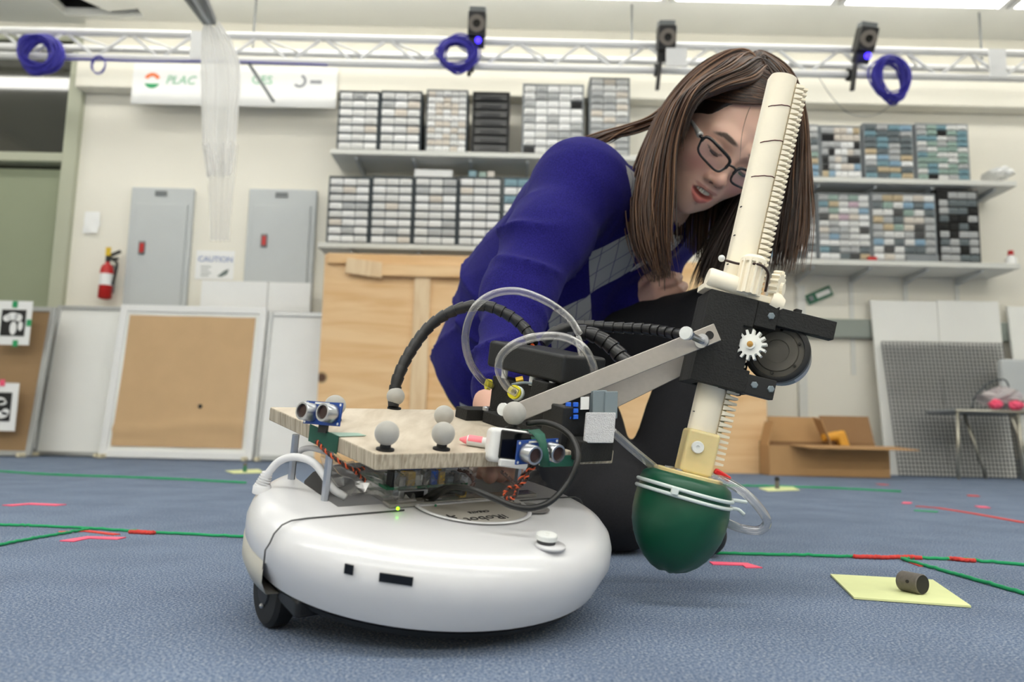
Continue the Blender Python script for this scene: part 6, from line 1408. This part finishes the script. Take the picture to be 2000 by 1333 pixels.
def f_strip(p, w0, w1):
    q = p-chest; u = q@bb_.astype(np.float32); v_ = q@sp.astype(np.float32); d_ = VBb-VA; t_ = np.clip(((u-VA[0])*d_[0]+(v_-VA[1])*d_[1])/(d_@d_), -.2, 1); r = np.hypot(u-VA[0]-t_*d_[0], v_-VA[1]-t_*d_[1])-(w0+(w1-w0)*t_)
    return np.maximum(r, .015-q@fr_.astype(np.float32))
vn0 = neckb+fr_*.04+sp*.02; vn1 = chest+fr_*.16-sp*.05
hemq = pelvis-sp*.105
def f_jacket(p, grow=0, cutv=True):
    d = None
    for a, b, r1, r2 in jk: 
        c_ = s_cone(p, a, b, r1, r2); d = c_ if d is None else smin(d, c_, .045)
    d = smax(d, -((p-hemq.astype(np.float32))@sp.astype(np.float32)), .012)
    for a, b, r1, r2 in arms: d = smin(d, s_cone(p, a, b, r1, r2), .03)
    d = smin(d, s_cone(p, *fore), .022)
    # hem band and cuff
    d = d-wrinkle(p, .010)
    d = d-arm_fold(p, Rs, Relb, 3.2, .015, .06)-arm_fold(p, Relb, Rwr, 3.4, .012, .05)-arm_fold(p, chest, pelvis, 4.0, .012, .13)
    d = smax(d, -s_cone(p, neckb+sp*.05, neckb-sp*.02, .062, .050), .01)
    if cutv: d = smax(d, -f_strip(p, .026, .010), .004)
    d = smax(d, -s_cone(p, A3(h2w((0, -.01, 0))), A3(h2w((0, .03, -.06))), .105, .08), .01)
    return d-grow
allj = np.array([q for a in jk+arms+[fore] for q in a[:2]])
jv, jf = surface_nets(f_jacket, allj.min(0)-.16, allj.max(0)+.16, .0052)
q = jv-chest; att = np.stack([q@bb_, q@sp, q@fr_], 1)
def cardigan_mat():
    m = mat('navy_cardigan', (30, 25, 96), .85, var=0, spec=.15, sheen=.04, bump=.35, bscale=900); nt = m.node_tree; N = nt.nodes; L = nt.links; b = N['Principled BSDF']
    at = N.new('ShaderNodeAttribute'); at.attribute_name = 'cloth'; sx = N.new('ShaderNodeSeparateXYZ'); L.new(at.outputs['Vector'], sx.inputs[0])
    def mth(op, a, c_=None, clamp=False):
        n_ = N.new('ShaderNodeMath'); n_.operation = op; n_.use_clamp = clamp
        for i, k in enumerate((a, c_)):
            if k is None: continue
            if isinstance(k, (int, float)): n_.inputs[i].default_value = k
            else: L.new(k, n_.inputs[i])
        return n_.outputs[0]
    u, v_, f_ = sx.outputs
    per = .125; u0 = -.062; wdt = .048
    tri = lambda s_: mth('ABSOLUTE', mth('SUBTRACT', mth('MULTIPLY', mth('FRACT', s_), 2), 1))
    vv = tri(mth('ADD', mth('DIVIDE', v_, per), .30)); uu = mth('DIVIDE', mth('ABSOLUTE', mth('SUBTRACT', u, u0)), wdt)
    dia = mth('LESS_THAN', mth('ADD', vv, uu), 1.0); front = mth('GREATER_THAN', f_, .03)
    lines = mth('MAXIMUM', mth('LESS_THAN', tri(mth('ADD', mth('DIVIDE', u, .030), mth('DIVIDE', v_, .060))), .05), mth('LESS_THAN', tri(mth('SUBTRACT', mth('DIVIDE', u, .030), mth('DIVIDE', v_, .060))), .05))
    mk_ = mth('MULTIPLY', mth('MULTIPLY', dia, front), mth('SUBTRACT', 1, mth('MULTIPLY', lines, .75)))
    nz = N.new('ShaderNodeTexNoise'); nz.inputs['Scale'].default_value = 600; L.new(N['Texture Coordinate'].outputs['Object'], nz.inputs['Vector'])
    r = ramp(N, [(.35, srgb(25, 21, 90)), (.65, srgb(36, 31, 116))]); L.new(nz.outputs['Fac'], r.inputs[0])
    mx = N.new('ShaderNodeMix'); mx.data_type = 'RGBA'; mx.inputs[7].default_value = srgb(172, 172, 174); L.new(mk_, mx.inputs[0]); L.new(r.outputs[0], mx.inputs[6]); L.new(mx.outputs[2], b.inputs['Base Color']); return m
M['cardigan'] = cardigan_mat()
np_mesh('cardigan', jv, jf, M['cardigan'], person, attr=att)
# shirt under the cardigan, with a collar
def f_shirt(p):
    return np.maximum(np.maximum(f_jacket(p, 0, False)+.006, f_strip(p, .040, .024)), -(f_jacket(p, 0, False)+.020))
sv, sf = surface_nets(f_shirt, np.minimum(chest, waist)-.2, np.maximum(neckb, chest)+.16, .0045)
def stripe_mat():
    m = mat('striped_shirt', (222, 222, 226), .8, var=0); nt = m.node_tree; N = nt.nodes; L = nt.links; at = N.new('ShaderNodeAttribute'); at.attribute_name = 'cloth'
    sx = N.new('ShaderNodeSeparateXYZ'); L.new(at.outputs['Vector'], sx.inputs[0]); w_ = N.new('ShaderNodeMath'); w_.operation = 'SINE'; ml = N.new('ShaderNodeMath'); ml.operation = 'MULTIPLY'; ml.inputs[1].default_value = 700
    L.new(sx.outputs[0], ml.inputs[0]); L.new(ml.outputs[0], w_.inputs[0]); r = ramp(N, [(.45, srgb(228, 228, 230)), (.75, srgb(150, 152, 160))]); L.new(w_.outputs[0], r.inputs[0]); L.new(r.outputs[0], N['Principled BSDF'].inputs['Base Color']); return m
M['shirt'] = stripe_mat(); q = sv-chest
np_mesh('shirt', sv, sf, M['shirt'], person, attr=np.stack([q@bb_, q@sp, q@fr_], 1))
# trousers
tl_ = [(pelvis-sp*.06, pelvis+sp*.03, .108, .108), (pelvis-sp*.05-bb_*.03, Rhip, .092, .095), (Rhip, Rkn*.5+Rhip*.5+np.array([0, 0, .008], np.float32), .098, .080), (Rkn*.5+Rhip*.5+np.array([0, 0, .008], np.float32), Rkn, .080, .062), (Rkn, Rank, .056, .042), (pelvis-sp*.05+bb_*.05, Lhip, .10, .095), (Lhip, Lkn, .092, .066), (Lkn, Lank, .062, .046)]
def f_tr(p):
    d = smax(s_cone(p, *tl_[0]), ((p-(pelvis+sp*.045).astype(np.float32))@sp.astype(np.float32)), .01)
    for a, b, r1, r2 in tl_[1:]: d = smin(d, s_cone(p, a, b, r1, r2), .025)
    d = d-wrinkle(p, .008)-arm_fold(p, Rhip, Rkn, 3.2, .008, .08)
    return smax(d, -(p[..., 2]-.004), .004)
allt = np.array([q for a in tl_ for q in a[:2]])
tv, tf = surface_nets(f_tr, allt.min(0)-.13, allt.max(0)+.13, .0062)
mk('denim', (40, 40, 43), .85, var=.25, scale=420, bump=.3, bscale=1200, spec=.2)
np_mesh('trousers', tv, tf, M['denim'], person)
mk('shoe_dark', (30, 30, 34), .6)
for nm_, an, d_ in (('shoe', Lank, unit([.35, -.94, 0])), ('shoe', Rank, unit([-.25, .97, 0]))):
    heel = np.array([an[0], an[1], .036])-d_*.04; toe = np.array([an[0], an[1], .030])+d_*.15
    fs_ = lambda p: smax(smin(smin(s_cone(p, heel, toe, .036, .030), s_cone(p, heel+np.array([0, 0, .03]), (heel+toe)/2, .036, .036), .02), s_cone(p, an, heel, .044, .036), .02), -(p[..., 2]-.002), .003)
    a_ = np.stack([heel, toe, an]); v_, f_ = surface_nets(fs_, a_.min(0)-.06, a_.max(0)+.06, .006); np_mesh(nm_, v_, f_, M['shoe_dark'], person)
